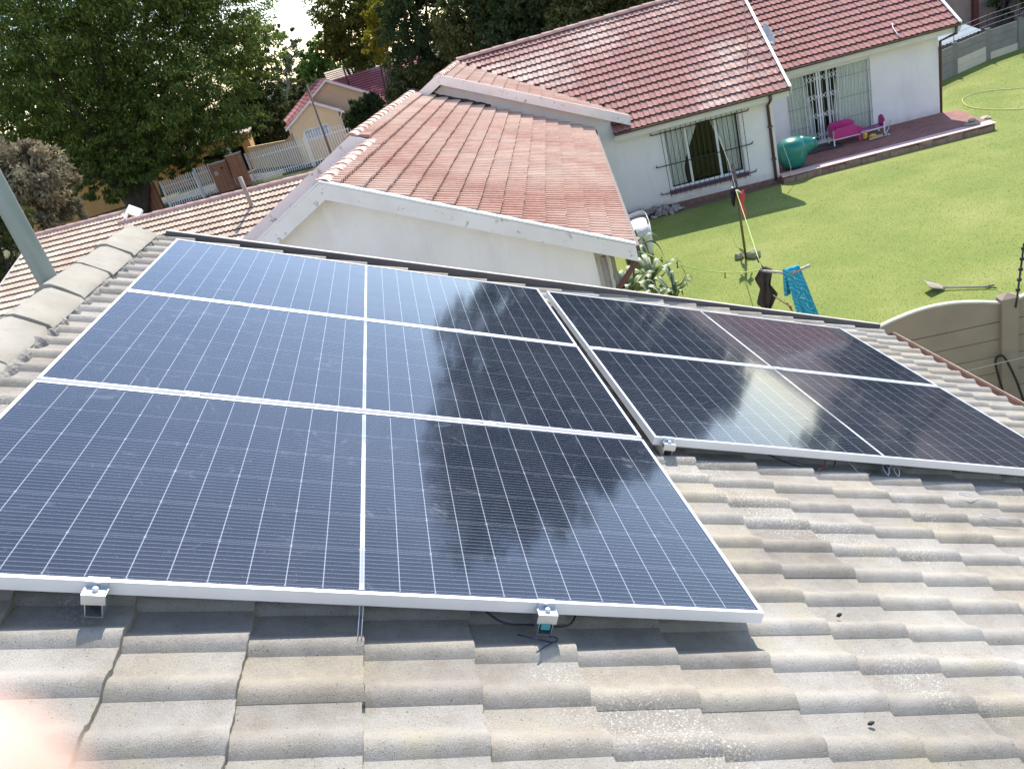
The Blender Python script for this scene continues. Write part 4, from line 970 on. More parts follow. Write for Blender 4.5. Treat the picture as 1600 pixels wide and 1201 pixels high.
# rubble heap along the wall
mb = MB(TH); rb = random.Random(9)
for k in range(60):
    x = rb.uniform(-4.35, -2.85); hmax = .30*(1-abs(x+3.75)/.75*.6); z = rb.uniform(.02, max(.05, hmax)); y = -.10-rb.uniform(0, .45)*(1-z)
    c0 = np.array([x, y, z]); a = np.array([rb.gauss(0, 1) for _ in range(3)]); a /= np.linalg.norm(a); b2_ = np.cross(a, [rb.gauss(0, 1) for _ in range(3)]); b2_ /= np.linalg.norm(b2_)
    s1, s2 = rb.uniform(.06, .17), rb.uniform(.04, .12)
    mb.slab([c0-a*s1-b2_*s2, c0+a*s1-b2_*s2*.7, c0+a*s1*.7+b2_*s2, c0-a*s1*.8+b2_*s2*1.1], np.cross(a, b2_)*rb.uniform(.015, .04))
tag(mb.build("rubble", simple("grey_rubble", (.42, .38, .37), (.25, .21, .20), 9, .9, spots=(8, .62, (.60, .57, .54)))), "heap of grey broken slabs and plastic against the white wall", "rubble heap", kind='stuff')

# ------------------------------------------------------------------ striped leaf plants by the wing corner
def strap_leaf(mb, base, az, L, w, rise, droop, seed):
    rg = random.Random(seed); d = np.array([math.cos(az), math.sin(az), 0]); sd_ = np.array([-d[1], d[0], 0]); base = np.array(base, float); n = 12; P = []
    for i in range(n+1):
        s = i/n; r = L*math.sin(s*1.45)/math.sin(1.45)*.92; z = rise*math.sin(min(1, s*1.1)*math.pi*.62)-droop*s**2.6
        ww = w*(math.sin(math.pi*min(.97, s*.80+.16))**.7)*(1 if s < .9 else max(.02, (1-s)*10)); p = base+d*r+np.array([0, 0, z])
        P += [p-sd_*ww+np.array([0, 0, .25*ww]), p, p+sd_*ww+np.array([0, 0, .25*ww])]
    b0 = len(mb.V); mb.V += [tuple(p) for p in P]
    for i in range(n):
        mb.F += [(b0+i*3, b0+i*3+1, b0+i*3+4, b0+i*3+3), (b0+i*3+1, b0+i*3+2, b0+i*3+5, b0+i*3+4)]; mb.M += [1 if i > 2 else 0, 0]
lf_g = simple("green_strap_leaf", (.05, .085, .025), (.08, .12, .035), 6, .5, bump=.05)
lf_y = simple("cream_leaf_margin", (.42, .44, .24), (.16, .21, .08), 6, .5, bump=.05)
def agave(x, y, z, n, L, w, lab, seed, rise=.5, droop=.5):
    r = thing("agave", lab, "plant", hloc(x, y, 0), PHI); rg = random.Random(seed)
    mb = MB(TH)
    for k in range(n):
        strap_leaf(mb, (x, y, z), 2*math.pi*k/n*1.0+rg.uniform(-.3, .3)+k*.9, L*rg.uniform(.75, 1.1), w*rg.uniform(.8, 1.1), rise*rg.uniform(.7, 1.3), droop*rg.uniform(.5, 1.3), seed*50+k)
    mb.build("foliage", None, r, True, mats=[lf_g, lf_y])
    mb = MB(TH); mb.tube([(x, y, 0), (x, y, max(.1, z))], [.06, .05], 8); mb.build("stem", MT['soil'], r, True)
agave(-4.72, -4.75, .42, 13, .85, .07, "tall striped agave with cream edged leaves at the wing's eave corner", 1, .55, .75)
agave(-4.35, -6.0, .22, 12, .80, .065, "striped agave with drooping cream leaves reaching over the lawn", 2, .45, .5)
agave(-4.05, -7.3, .10, 13, .50, .035, "small spiky plant lowest by the flashing, right of the agaves", 3, .45, .15)
agave(-4.95, -7.4, .45, 14, .80, .075, "pale striped agave behind the maroon downpipe", 4, .5, .5)
agave(-4.60, -8.8, .60, 10, .55, .085, "agave with broad white leaves nearest the grey roof", 5, .35, .4)

# ================================================================== STRAW TILED GARAGE ON THE LEFT
ga = thing("garage", "low garage with a straw coloured tiled roof beyond the grey ridge", "garage", hloc(-20, 1, 0), PHI)
gp = math.radians(22); gdir = np.array([.992, -.127]); gdn = np.array([-.127, -.992])
g0 = np.array([-24.70, 4.17])
Tg = slopeT(TH, g0[0], g0[1], 3.50, tuple(gdn), tuple(gdir), gp)
EG = .335; LG = 11.6; VJ = 3.95
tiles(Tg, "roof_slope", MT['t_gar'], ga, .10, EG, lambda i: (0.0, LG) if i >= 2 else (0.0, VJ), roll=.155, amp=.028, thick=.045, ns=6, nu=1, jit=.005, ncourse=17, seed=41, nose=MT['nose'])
Tg2 = slopeT(TH, g0[0], g0[1], 3.50, tuple(-gdn), tuple(gdir), gp)
tiles(Tg2, "roof_slope", MT['t_gar'], ga, .10, EG, lambda i: (0.0, LG) if i >= 3 else (0.0, VJ), roll=.155, amp=.028, thick=.04, ns=3, nu=1, jit=.005, ncourse=9, seed=42)
caps(Tg, "ridge_capping", MT['t_caps2'], ga, (0, 0, .03), (0, VJ-.25, .03), 8, .13, .10, 8)
caps(Tg, "ridge_capping", MT['t_caps2'], ga, (2*EG-.05, VJ-.05, .03), (2*EG-.05, LG, .03), 17, .13, .10, 9)
mb = MB(Tg); mb.slab([(-.35, VJ-.15, -.10), (-.18, VJ+.06, .16), (.62, VJ+.20, .16), (.62, VJ+.20, .08), (-.05, VJ+.10, .08), (-.20, VJ-.05, -.10)], (0, .05, 0))
mb.slab([(-.20, VJ+.06, .16), (.0, VJ+.55, -.02), (.0, VJ+.55, -.10), (-.20, VJ+.06, .08)], (.45, .05, 0)); mb.build("gablet", MT['white'], ga)
mb = MB(Tg); mb.box(-.05, 17*EG, -.05, .03, -.16, .06); mb.build("verge_trim", MT['cream'], ga)
mb = MB(Tg); mb.bar((1.05, 9.15, -.05), (1.05, 9.15, .0), .1, .1, (1, 0, 0)); q = Tg(np.array([[1.6, 9.35, 0]]))[0]
mb2 = MB(); mb2.tube([q+np.array([0, 0, -.2]), q+np.array([0, 0, .95])], .065, 10); mb2.build("vent_pipe", simple("dusty_vent_pipe", (.42, .33, .28), (.34, .27, .22), 5, .8), ga, True)
gq = lambda u, v: (g0[0]+gdn[0]*u+gdir[0]*v, g0[1]+gdn[1]*u+gdir[1]*v)
mb = MB(TH); c4 = [gq(.3 if 0 else -2.6, .15), gq(-2.6, LG-.2), gq(5.0, LG-.2), gq(5.0, .15)]
mb.slab([(x, y, 0) for x, y in c4], (0, 0, 1.45)); mb.slab([(*gq(-2.6, .15), 1.4), (*gq(5.0, .15), 1.4), (*gq(0, .15), 3.25)], (gdir[0]*.2, gdir[1]*.2, 0)); mb.build("wall", MT['cream'], ga)

# ================================================================== CONCRETE PANEL FENCES
conc = simple("panel_fence_concrete", (.33, .255, .19), (.27, .205, .15), 2.2, .92, bump=.35, bscale=60, spots=(9, .68, (.22, .19, .16)))
concsun = simple("panel_fence_sun_tint", (.58, .50, .38), (.52, .45, .34), 3, .9)  # sunlight on the far fence's lower panels, put into their colour
concg = simple("grey_fence_concrete", (.24, .225, .20), (.19, .175, .155), 3, .92, bump=.3)
nf_ = thing("concrete_fence", "stacked concrete panel fence with arched tops at the lower right", "fence", hloc(-1, -14.25, 0), PHI)
FX = [-2.56, -.98, .60, 2.18, 3.76]; FY = -14.25
for k, x in enumerate(FX):
    mb = MB(TH); mb.box(x-.09, x+.09, FY-.07, FY+.07, 0, 2.02)
    mb.add([(x-.10, FY-.08, 2.021), (x+.10, FY-.08, 2.021), (x+.10, FY+.08, 2.021), (x-.10, FY+.08, 2.021), (x, FY, 2.07)], [(0, 1, 4), (1, 2, 4), (2, 3, 4), (3, 0, 4), (3, 2, 1, 0)])
    o = mb.build("post", conc, nf_)
for k in range(4):
    a, b = FX[k]+.085, FX[k+1]-.085
    for r in range(8):
        mb = MB(TH); mb.box(a, b, FY-.022, FY+.022, r*.2175+.0, r*.2175+.209); mb.build("fence_panel", conc, nf_)
    mb = MB(TH); top = [(a+(b-a)*t/14, FY-.022, 1.955+.135*math.sin(math.pi*t/14)) for t in range(15)]
    mb.slab([(b, FY-.022, 1.742), (a, FY-.022, 1.742)]+top, (0, .044, 0)); o = mb.build("arched_panel", conc, nf_)
    mb = MB(TH); P = []
    for (x, y, z) in top: P += [(x, FY-.030, z), (x, FY-.030, z+.022), (x, FY+.030, z+.022), (x, FY+.030, z)]
    mb.add(P, [(i*4+j, i*4+(j+1) % 4, i*4+4+(j+1) % 4, i*4+4+j) for i in range(14) for j in range(4)]); mb.build("coping", simple("sun_bleached_coping", (.60, .55, .46), rough=.9), o)
sp = thing("fence_spike", "black notched electric fence bracket leaning off the concrete fence post", "fence bracket", hloc(-.95, -14.25, 2.0), PHI)
mb = MB(TH); s0 = np.array([-.93, FY-.08, 1.90]); s1 = np.array([-.82, FY-.02, 2.62]); mb.tube([s0, s1], .010, 6); mb.build("rod", MT['iron'], sp)
for k in range(5):
    p = s0+(s1-s0)*(.28+.16*k); mb = MB(TH); mb.lathe(p, [(.012, -.02), (.024, -.012), (.024, .012), (.012, .02)], 8, tuple(s1-s0)); mb.build("insulator", MT['iron'], sp, True)
wire("fence_wire", "pale thin wire strung past the concrete fence above the gutter", "wire", [(-2.3, -14.6, 1.35), (-.9, -14.52, 1.36), (.8, -14.50, 1.38)], .006, simple("pale_wire", (.48, .44, .38), rough=.5), T=TH)
wire("standing_cable", "black cable bundle rising and looping against the concrete fence post", "cable", [(-.78, -14.42, .3), (-.92, -14.40, .9), (-1.05, -14.38, 1.28), (-1.12, -14.38, 1.36), (-1.17, -14.38, 1.28), (-1.10, -14.40, .9), (-.95, -14.42, .3)], .014, MT['black'], T=TH)
wire("wire_ring", "pale wire ring on a thin stake beside the concrete fence post", "wire ring", [(-.60, -14.45, .2), (-.60, -14.45, 1.08), (-.68, -14.47, 1.10), (-.80, -14.45, 1.10), (-.76, -14.36, 1.10), (-.64, -14.37, 1.10), (-.59, -14.44, 1.11)], .006, simple("pale_ring_wire", (.5, .48, .42), rough=.5), T=TH)
# fence at the far edge of the lawn
ff = thing("boundary_fence", "grey stacked panel fence with lower panels tinted cream as sunlit across the far edge of the lawn", "fence", hloc(9, 9, 0), PHI)
fp = [(5.5, 6.35), (6.95, 7.37), (8.40, 8.40), (10.05, 9.50), (11.45, 10.05), (13.0, 10.75), (14.6, 11.4), (16.2, 12.1)]
for (x, y) in fp:
    mb = MB(TH); mb.box(x-.08, x+.08, y-.08, y+.08, 0, 1.12); mb.build("post", concg, ff)
for k in range(len(fp)-1):
    a = np.array(fp[k]); b = np.array(fp[k+1]); d = (b-a)/np.linalg.norm(b-a); nn = np.array([-d[1], d[0]])*.02; a = a+d*.075; b = b-d*.075
    for r in range(4):
        m_ = concsun if (k == 2 and r < 2) or (k == 3 and r < 1) else concg
        mb = MB(TH); mb.slab([(*(a-nn), r*.26), (*(b-nn), r*.26), (*(b+nn), r*.26), (*(a+nn), r*.26)], (0, 0, .253)); o = mb.build("fence_panel", m_, ff)
        if m_ is concsun: o['label'] = "lower panel with sunlight put into its cream colour"
for z in (1.22, 1.40, 1.58):
    mb = MB(TH); mb.tube([(x, y, z) for x, y in fp], .008, 4); mb.build("strand_wire", simple("strand_%d" % int(z*100), (.45, .40, .38), rough=.5), ff)
for (x, y) in fp[1::1]:
    mb = MB(TH); mb.tube([(x, y, 1.1), (x, y, 1.65)], .012, 5); mb.build("wire_bracket", MT['iron'], ff)
shd = thing("lean_to", "low lean-to with a blue grey sheet roof behind the boundary fence", "shed", hloc(8.5, 10, 0), PHI)
mb = MB(TH)
mb.grid(lambda s, t: (6.4+(9.95-6.4)*s+.7*t*0, (7.6+(9.72-7.6)*s)+1.6*t-.0, 1.08+.20*t+.012*math.sin(s*120)), 90, 4); mb.build("sheet_roof", simple("blue_grey_sheet", (.27, .32, .36), (.22, .26, .30), 2, .85), shd, False, solid=.006)
mb = MB(TH); mb.slab([(6.5, 7.85, 0), (9.85, 9.85, 0), (9.85, 11.2, 0), (6.5, 9.2, 0)], (0, 0, 1.02)); mb.build("wall", concg, shd)
bb = thing("brick_house", "pink brick house wall with dark posts behind the far boundary fence", "house", hloc(13, 14, 0), PHI)
mb = MB(TH); mb.box(4.0, 24, 13.0, 21, 0, 3.4); mb.build("wall", MT['brick2'], bb)
mb = MB(TH); mb.slab([(3.5, 12.9, 3.40), (24.5, 12.9, 3.40), (24.5, 17, 5.4), (3.5, 17, 5.4)], (0, 0, .12)); mb.slab([(3.5, 21.5, 3.40), (24.5, 21.5, 3.40), (24.5, 17.001, 5.4), (3.5, 17.001, 5.4)], (0, 0, .12)); mb.build("roof", simple("brown_sheet_roof", (.20, .13, .11), (.26, .18, .15), 3, .8), bb)
for x, w in ((7.6, .10), (9.55, .14), (11.2, .10), (12.5, .14), (14.4, .14), (16.6, .14)):
    mb = MB(TH); mb.box(x-w, x+w, 12.80, 12.995, 0, 3.38); mb.build("post", simple("oxblood_post%d" % int(x*10), (.13, .035, .03), rough=.8), bb)
mb = MB(TH); mb.box(13.0, 14.0, 12.96, 12.998, .9, 2.3); mb.build("window", MT['dark'], bb)

# ================================================================== ACROSS THE STREET
def TS(p): p = np.asarray(p, float); return p+np.array([0, 0, G])
cr = simple("cream_wall_paint", (.78, .57, .35), (.72, .52, .32), 1.5, .9); oc = simple("ochre_wall_paint", (.60, .34, .13), (.54, .30, .11), 1.5, .9)
TY, onY = frameT((-3.822, 56.689, -1.514), math.radians(8)); GY = G+1.514
yh = thing("yellow_house", "cream yellow house with crimson tiled roofs and two stepped gables across the street", "house", (-3.822, 56.689, G), math.radians(8))
mb = MB(TY); mb.slab([(-1.85, 0, GY), (1.75, 0, GY), (1.75, 0, -1.12), (0, 0, -.06), (-1.85, 0, -1.18)], (0, .2, 0)); mb.box(1.55, 1.75, .2, 1.6, GY, -1.2); mb.box(-1.85, -1.65, .2, 9, GY, -1.2); mb.build("wall", cr, yh)
B0 = onY(507, 124, 1.5); BL = onY(445, 202, 1.5); BR = onY(588, 146, 1.5)
sl = .61
mb = MB(TY); mb.slab([(-1.65, 1.5, GY), (BR[0]-.35, 1.5, GY), (BR[0]-.35, 1.5, B0[2]-.1-(BR[0]-.35-B0[0])*sl), (B0[0], 1.5, B0[2]-.1), (-1.65, 1.5, B0[2]-.1-(B0[0]+1.65)*sl)], (0, .2, 0)); mb.build("gable_wall", simple("shaded_wall_tone", (.66, .46, .30), (.60, .42, .27), 1.5, .9), yh)  # big gable's shade put into a darker tone of the wall colour
for (xa, za, xb, y, w) in ((0, .02, 2.15, -.30, .17), (B0[0], B0[2], BR[0], 1.15, .18)):
    mb = MB(TY); mb.slab([(xa, y, za), (xb, y, za-(xb-xa)*sl), (xb, y, za-(xb-xa)*sl-w), (xa, y, za-w)], (0, .05, 0))
    if y < 0: mb.slab([(B0[0]-.05, y, B0[2]-.0), (-2.25, y, B0[2]-(B0[0]+2.25)*sl-.0), (-2.25, y, B0[2]-(B0[0]+2.25)*sl-w), (B0[0]-.05, y, B0[2]-w)], (0, .05, 0)) if False else mb.slab([(xa, y, za), (-2.25, y, za-2.25*sl), (-2.25, y, za-2.25*sl-w), (xa, y, za-w)], (0, .05, 0))
    else: mb.slab([(xa, y, za), (-.2, y, za-(xa+.2)*sl), (-.2, y, za-(xa+.2)*sl-w), (xa, y, za-w)], (0, .05, 0))
    mb.build("barge_board", MT['white'], yh)
PY_ = math.atan(sl)
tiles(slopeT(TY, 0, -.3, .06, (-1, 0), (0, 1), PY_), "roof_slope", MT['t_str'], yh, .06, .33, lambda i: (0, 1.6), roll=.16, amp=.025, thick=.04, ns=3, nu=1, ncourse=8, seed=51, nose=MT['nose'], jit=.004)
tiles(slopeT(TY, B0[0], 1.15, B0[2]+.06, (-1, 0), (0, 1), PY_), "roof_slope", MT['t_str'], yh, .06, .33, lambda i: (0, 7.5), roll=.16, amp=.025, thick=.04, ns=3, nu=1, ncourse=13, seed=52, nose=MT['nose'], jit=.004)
tiles(slopeT(TY, B0[0], 1.15, B0[2]+.06, (1, 0), (0, 1), PY_), "roof_slope", MT['t_str'], yh, .06, .33, lambda i: (0, 3), roll=.16, amp=.025, thick=.04, ns=3, nu=1, ncourse=11, seed=53, jit=.004)
tiles(slopeT(TY, 0, -.3, .06, (1, 0), (0, 1), PY_), "roof_slope", MT['t_str'], yh, .06, .33, lambda i: (0, 1.5), roll=.16, amp=.025, thick=.04, ns=3, nu=1, ncourse=7, seed=54, jit=.004)
W0 = onY(527, 125, 7.0); W1 = onY(616, 101, 7.0)
tiles(slopeT(TY, 0, 7.0, W0[2]+.1, (0, -1), (1, 0), math.radians(30)), "roof_slope", MT['t_str'], yh, .06, .33, lambda i: (W0[0]-1.5, W1[0]+3), roll=.16, amp=.025, thick=.045, ns=3, nu=1, ncourse=15, seed=55, nose=MT['nose'], jit=.004)
mb = MB(TY); mb.box(BR[0]-.3, W1[0]+2.5, 3.2, 3.4, GY, W0[2]-2.35); mb.build("wall", cr, yh)
wx = onY(479, 222, 0); wy = onY(512, 193, 0)
mb = MB(TY); X0, X1, Z0, Z1 = -1.08, .78, -2.62, -1.80
for a in ((X0, X1, Z0, Z0+.07), (X0, X1, Z1-.07, Z1), (X0, X0+.07, Z0+.07, Z1-.07), (X1-.07, X1, Z0+.07, Z1-.07), (-.5, -.43, Z0+.07, Z1-.07), (.12, .19, Z0+.07, Z1-.07)): mb.box(a[0], a[1], -.05, -.002, a[2], a[3])
wi = mb.build("window", MT['white'], yh)
mb = MB(TY); mb.box(X0+.05, X1-.05, -.02, -.001, Z0+.05, Z1-.05); mb.build("pane", simple("curtained_pane", (.55, .58, .62), (.28, .30, .34), 5, .3), wi)
mb = MB(TY); mb.box(1.76, 3.4, .6, 1.45, -1.60, -1.54); aw = mb.build("awning", simple("awning_brown", (.16, .07, .05), rough=.8), yh)
mb = MB(TY); mb.box(1.95, 2.75, 1.40, 1.495, GY+.1, -2.0); mb.build("door", simple("oxblood_door", (.10, .02, .025), rough=.6), yh)
mb = MB(TY); mb.tube([(2.0, -.2, -1.32), (1.80, -.06, -1.62), (1.80, -.06, GY)], .045, 6); mb.build("downpipe", MT['white'], yh, True)
mb = MB(TY); mb.tube([(-2.0, -.2, -1.35), (-1.80, -.06, -1.62), (-1.80, -.06, GY)], .045, 6); mb.build("downpipe", MT['white'], yh, True)
mb = MB(TY); q = onY(470+74, 116+7, 5.0); mb.tube([(q[0]-.05, 5.0, q[2]-.9), (q[0]-.1, 5.0, q[2]+.9)], .07, 8); mb.build("flue", simple("brown_flue", (.14, .06, .05), rough=.8), yh, True)
# pale roof behind the yellow house
bh = thing("distant_house", "pale tiled roof of a house showing above the crimson roof of the yellow house", "house", tuple(at_dist(565, 115, 82)*np.array([1, 1, 0])+np.array([0, 0, G])), 0)
cc = at_dist(565, 102, 82); Tb, onb = frameT(cc, math.radians(6))
tiles(slopeT(Tb, 0, 0, .3, (0, -1), (1, 0), math.radians(28)), "roof", MT['t_gar'], bh, .06, .33, lambda i: (-3.6, 3.6), roll=.16, amp=.025, thick=.045, ns=3, nu=1, ncourse=12, seed=56, nose=MT['nose'])
mb = MB(Tb); mb.box(-3.4, 3.4, -3.2, 3, G-cc[2], -1.6); mb.build("wall", MT['cream'], bh)
# ochre outbuilding with a dark opening
OX, OYY = -13.9, 65.3
ob = thing("ochre_outbuilding", "ochre walled outbuilding with a dark garage opening under the big tree", "outbuilding", (-12.5, 66, G))
To, ono = frameT((-12.3, 65.6, G), math.radians(5))
mb = MB(To)
wall_with_hole(mb, -3.2, 2.0, 0, 2.75, -2.0, 1.35, 0, 1.95, 0, .25); mb.box(-3.2, -3.0, .25, 5, 0, 2.7); mb.box(1.8, 2.0, .25, 5, 0, 2.7); mb.build("wall", oc, ob)
mb = MB(To); mb.box(-2.9, 1.7, 2.5, 2.6, 0, 2.6); mb.build("interior_wall", MT['dark'], ob)
mb = MB(To); mb.box(-3.4, 2.2, -.2, 5.2, 2.751, 2.90); mb.build("roof_slab", simple("pale_slab", (.55, .42, .33), rough=.9), ob)
mb = MB(To); mb.box(-.1, .35, -.25, -.01, 1.55, 2.15); mb.build("lamp_box", MT['white'], ob)
# cream garden wall
gw = thing("garden_wall", "smooth cream garden wall between the ochre outbuilding and the yellow house", "wall", (-8, 60, G))
mb = MB(TS); pts = [(-10.3, 63.5), (-5.9, 58.6)]; mb.slab([(-10.4, 64.0, 0), (-5.7, 57.5, 0), (-5.7, 57.5, 2.35), (-6.6, 58.75, 1.85), (-10.4, 64.0, 1.80)], (.12, .14, 0)); mb.build("wall", cr, gw)
# palisade fence, gate and brick pillars along the driveway
palw = simple("white_palisade", (.80, .78, .74), (.72, .70, .66), 4, .6)
def palisade(name, lab, cat, a, b, h, n, T=TS, mat=palw, group=None, parts=("pales", "rail")):
    r = thing(name, lab, cat, tuple(T(np.array([[*a, 0]]))[0])); a = np.array(a, float); b = np.array(b, float); d = (b-a)/np.linalg.norm(b-a)
    mb = MB(T)
    for k in range(n):
        p = a+(b-a)*(k+.5)/n; w = .030
        mb.slab([(*(p-d*w), .08), (*(p+d*w), .08), (*(p+d*w), h-.08), (*p, h), (*(p-d*w), h-.08)], (.004, .02, 0))
    mb.build("pales", mat, r)
    for z in (.35, h-.45):
        mb = MB(T); mb.bar((*a, z), (*b, z), .03, .05); mb.build("rail", mat, r)
    for q in (a, b):
        mb = MB(T); mb.bar((*q, 0), (*q, h), .07, .07, (1, 0, 0)); mb.build("post", mat, r)
    return r
palisade("palisade_fence", "white palisade fence right of the brick pillars before the cream wall", "fence", (-9.2, 55.2), (-4.75, 53.7), 2.05, 27)
palisade("palisade_fence", "white palisade fence on a low dark wall before the yellow house window", "fence", (-4.65, 53.7), (1.6, 51.4), 2.3, 34)
palisade("slide_gate", "white barred sliding gate left of the paved driveway entrance", "gate", (-15.3, 54.6), (-12.9, 54.7), 1.95, 15)
palisade("pedestrian_gate", "tall narrow barred gate between the sliding gate and the brick pillar", "gate", (-12.85, 54.9), (-11.8, 55.0), 2.1, 7)
for k, (x, y, w, h, lb) in enumerate(((-11.15, 54.9, .62, 2.0, "brick pillar with a white plaque and dark letter slot beside the narrow gate"), (-9.85, 54.6, .50, 2.25, "brick pillar right of the one with the letter slot, touching the palisade"), (-16.4, 55.4, .45, 1.9, "brick pillar left of the sliding gate in the tree's shade"))):
    r = thing("brick_pillar", lb, "pillar", (x, y, G), group="brick gate pillars on the street"); mb = MB(TS); mb.box(x-w, x+w, y-.25, y+.25, 0, h); mb.build("pillar_shaft", MT['brick'], r)
    mb = MB(TS); mb.box(x-w-.04, x+w+.04, y-.29, y+.29, h+.001, h+.07); mb.build("pillar_cap", simple("pillar_cap%d" % k, (.55, .52, .50), rough=.8), r)
    if k == 0:
        mb = MB(TS); mb.box(x+.1, x+.32, y-.27, y-.251, 1.55, 1.65); mb.build("letter_slot", MT['dark'], r)
        mb = MB(TS); mb.box(x-.40, x-.14, y-.265, y-.251, 1.20, 1.50); mb.build("plaque", simple("pale_plaque", (.50, .38, .32), rough=.7), r)
lamp = thing("street_pole", "tall thin brown pole standing in front of the yellow house", "pole", (-4.1, 52.9, G))
q0 = ground_at(518, 240); 
mb = MB(); pa = at_dist(484, 132, 56); pb = at_dist(519, 246, 56); pa[:2] = pb[:2]+(pa[:2]-pb[:2])*.05; mb.tube([pb+np.array([0, 0, -1.4]), pa], [.075, .055], 8); mb.build("pole_shaft", simple("brown_pole", (.20, .14, .12), rough=.8), lamp, True)

# ================================================================== TREES
def crown_mesh(name, blobs, n, size, mat, parent, seed, flat=.75, clump=1.0, droop=.35):
    """blobs: (centre xyz, radius, vertical squash); small bent leaf blades in clumps spread through the volume"""
    rg = np.random.default_rng(seed); wts = np.array([b[1]**2.2 for b in blobs]); wts /= wts.sum()
    C0 = []; 
    ncl = max(12, n//45); which = rg.choice(len(blobs), ncl, p=wts)
    d = rg.normal(size=(ncl, 3)); d /= np.linalg.norm(d, axis=1)[:, None]; r = rg.random(ncl)**.38
    cen = np.array([blobs[k][0] for k in which]); rad = np.array([blobs[k][1] for k in which]); sq = np.array([blobs[k][2] for k in which])
    cl = cen+d*(r*rad)[:, None]*np.stack([np.ones(ncl), np.ones(ncl), sq], 1)
    cr_ = rad*rg.uniform(.10, .24, ncl)*clump
    k = rg.integers(0, ncl, n); dd = rg.normal(size=(n, 3)); dd /= np.linalg.norm(dd, axis=1)[:, None]
    P = cl[k]+dd*(cr_[k]*rg.random(n)**.45)[:, None]*np.array([1, 1, flat])
    # blade axes: outward and drooping
    out = P-cen[k]; out /= (np.linalg.norm(out, axis=1)[:, None]+1e-6)
    ax1 = out*.7+rg.normal(size=(n, 3))*.6+np.array([0, 0, -droop]); ax1 /= np.linalg.norm(ax1, axis=1)[:, None]
    nr = rg.normal(size=(n, 3))*.7+np.array([0, 0, .7])+out*.3; ax2 = np.cross(nr, ax1); ax2 /= (np.linalg.norm(ax2, axis=1)[:, None]+1e-6)
    s = (size*rg.uniform(.55, 1.25, n))[:, None]; wd = s*.34
    V = np.stack([P-ax1*s*.5, P+ax2*wd*.5, P+ax1*s*.5, P-ax2*wd*.5], 1).reshape(-1, 3)
    F = np.arange(4*n).reshape(n, 4)
    return link(name, V, F, mat, parent)
def limbs(name, base, tops, r0, mat, parent, seed=0, fork=.35):
    mb = MB(); rg = random.Random(seed); base = np.array(base, float)
    for k, t in enumerate(tops):
        t = np.array(t, float); n = 9; pts = []; rr = []
        f = base+(np.array([base[0], base[1], t[2]])-base)*fork*.8+(t-base)*np.array([.12, .12, 0])
        off = np.array([rg.uniform(-1, 1), rg.uniform(-1, 1), rg.uniform(-.4, .4)])*.05*np.linalg.norm(t-base)
        for i in range(n+1):
            s = i/n; p = (1-s)**2*base+2*s*(1-s)*(f+off)+s*s*t; pts.append(p); rr.append(r0*((1-s)**.8*(.9 if k else 1)+.06))
        mb.tube(pts, rr, 8)
    return mb.build(name, mat, parent, True)
bark = simple("dark_bark", (.055, .042, .032), (.10, .08, .065), 7, .95, bump=.8, bscale=12, bd=.03)
barkp = simple("pale_bark", (.40, .37, .33), (.26, .23, .20), 3, .85, bump=.3)
L_big = leaf_mat("feathery_leaf", (.072, .120, .044), (.120, .185, .056), (.30, .33, .08), .52)
L_dark = leaf_mat("evergreen_leaf", (.036, .058, .030), (.058, .086, .040), (.11, .135, .06), .35)
L_olive = leaf_mat("olive_leaf", (.085, .105, .035), (.14, .155, .045), (.28, .25, .06), .45)
L_yel = leaf_mat("yellowing_leaf", (.20, .20, .03), (.32, .29, .04), (.46, .38, .05), .5)
L_mix = leaf_mat("dusty_leaf", (.055, .075, .032), (.095, .115, .045), (.22, .20, .09), .38)
L_gum = leaf_mat("gum_leaf", (.09, .115, .07), (.13, .155, .09), (.19, .21, .13), .35)
L_lime = leaf_mat("fresh_leaf", (.06, .12, .03), (.11, .19, .05), (.17, .26, .08), .4)
L_dry = leaf_mat("dry_twig_leaf", (.17, .14, .10), (.26, .22, .16), (.36, .33, .22), .3)
def tree(name, lab, cat, dist, blobs, base_px, n, size, mat, seed, bk=None, extra=(), r0=.3, group=None, flat=.75, sq=.8, clump=1.0, base_z=G, droop=.35):
    sc = dist/F_PX; B = [(at_dist(x, y, dist+rr*sc*((i % 3)-1)*.6), rr*sc, sq) for i, (x, y, rr) in enumerate(blobs)]+[(np.array(c, float), r, s) for c, r, s in extra]
    b = at_dist(base_px[0], base_px[1], dist); b = np.array([b[0], b[1], base_z])
    t = thing(name, lab, cat, tuple(b), group=group)
    big = sorted(B, key=lambda q: -q[1])[:7]
    limbs("trunk", b, [q[0] for q in big], r0, bk or bark, t, seed)
    crown_mesh("crown", B, n, size, mat, t, seed+100, flat, clump, droop)
    return t
def azp(az, dist, z): a = math.radians(az); return (CAM_C[0]+dist*math.sin(a), CAM_C[1]+dist*math.cos(a), z)
TG = "trees beyond the houses"
tree("feathery_tree", "huge spreading feathery green tree with forked dark trunk filling the upper left", "tree", 63,
     [(40, 50, 120), (170, 20, 125), (290, 30, 115), (375, 70, 60), (60, 150, 105), (180, 150, 115), (290, 140, 100), (350, 170, 62), (130, 225, 80), (215, 235, 62), (310, 220, 52), (-60, 90, 110), (100, -90, 120), (250, -90, 120), (340, 5, 80), (160, 275, 46), (290, 255, 26), (215, 262, 40), (120, 285, 34), (20, 205, 40), (250, 200, 70), (190, 215, 70)],
     (205, 300), 270000, .29, L_big, 1, r0=.6, sq=.85, flat=.5, clump=.85, droop=.5)
tree("conifer", "dark narrow evergreen right of the big feathery tree", "tree", 84, [(398, 150, 42), (388, 190, 52), (410, 215, 48), (395, 110, 32), (400, 70, 22), (430, 180, 30)], (400, 250), 26000, .42, L_dark, 2, group=TG)
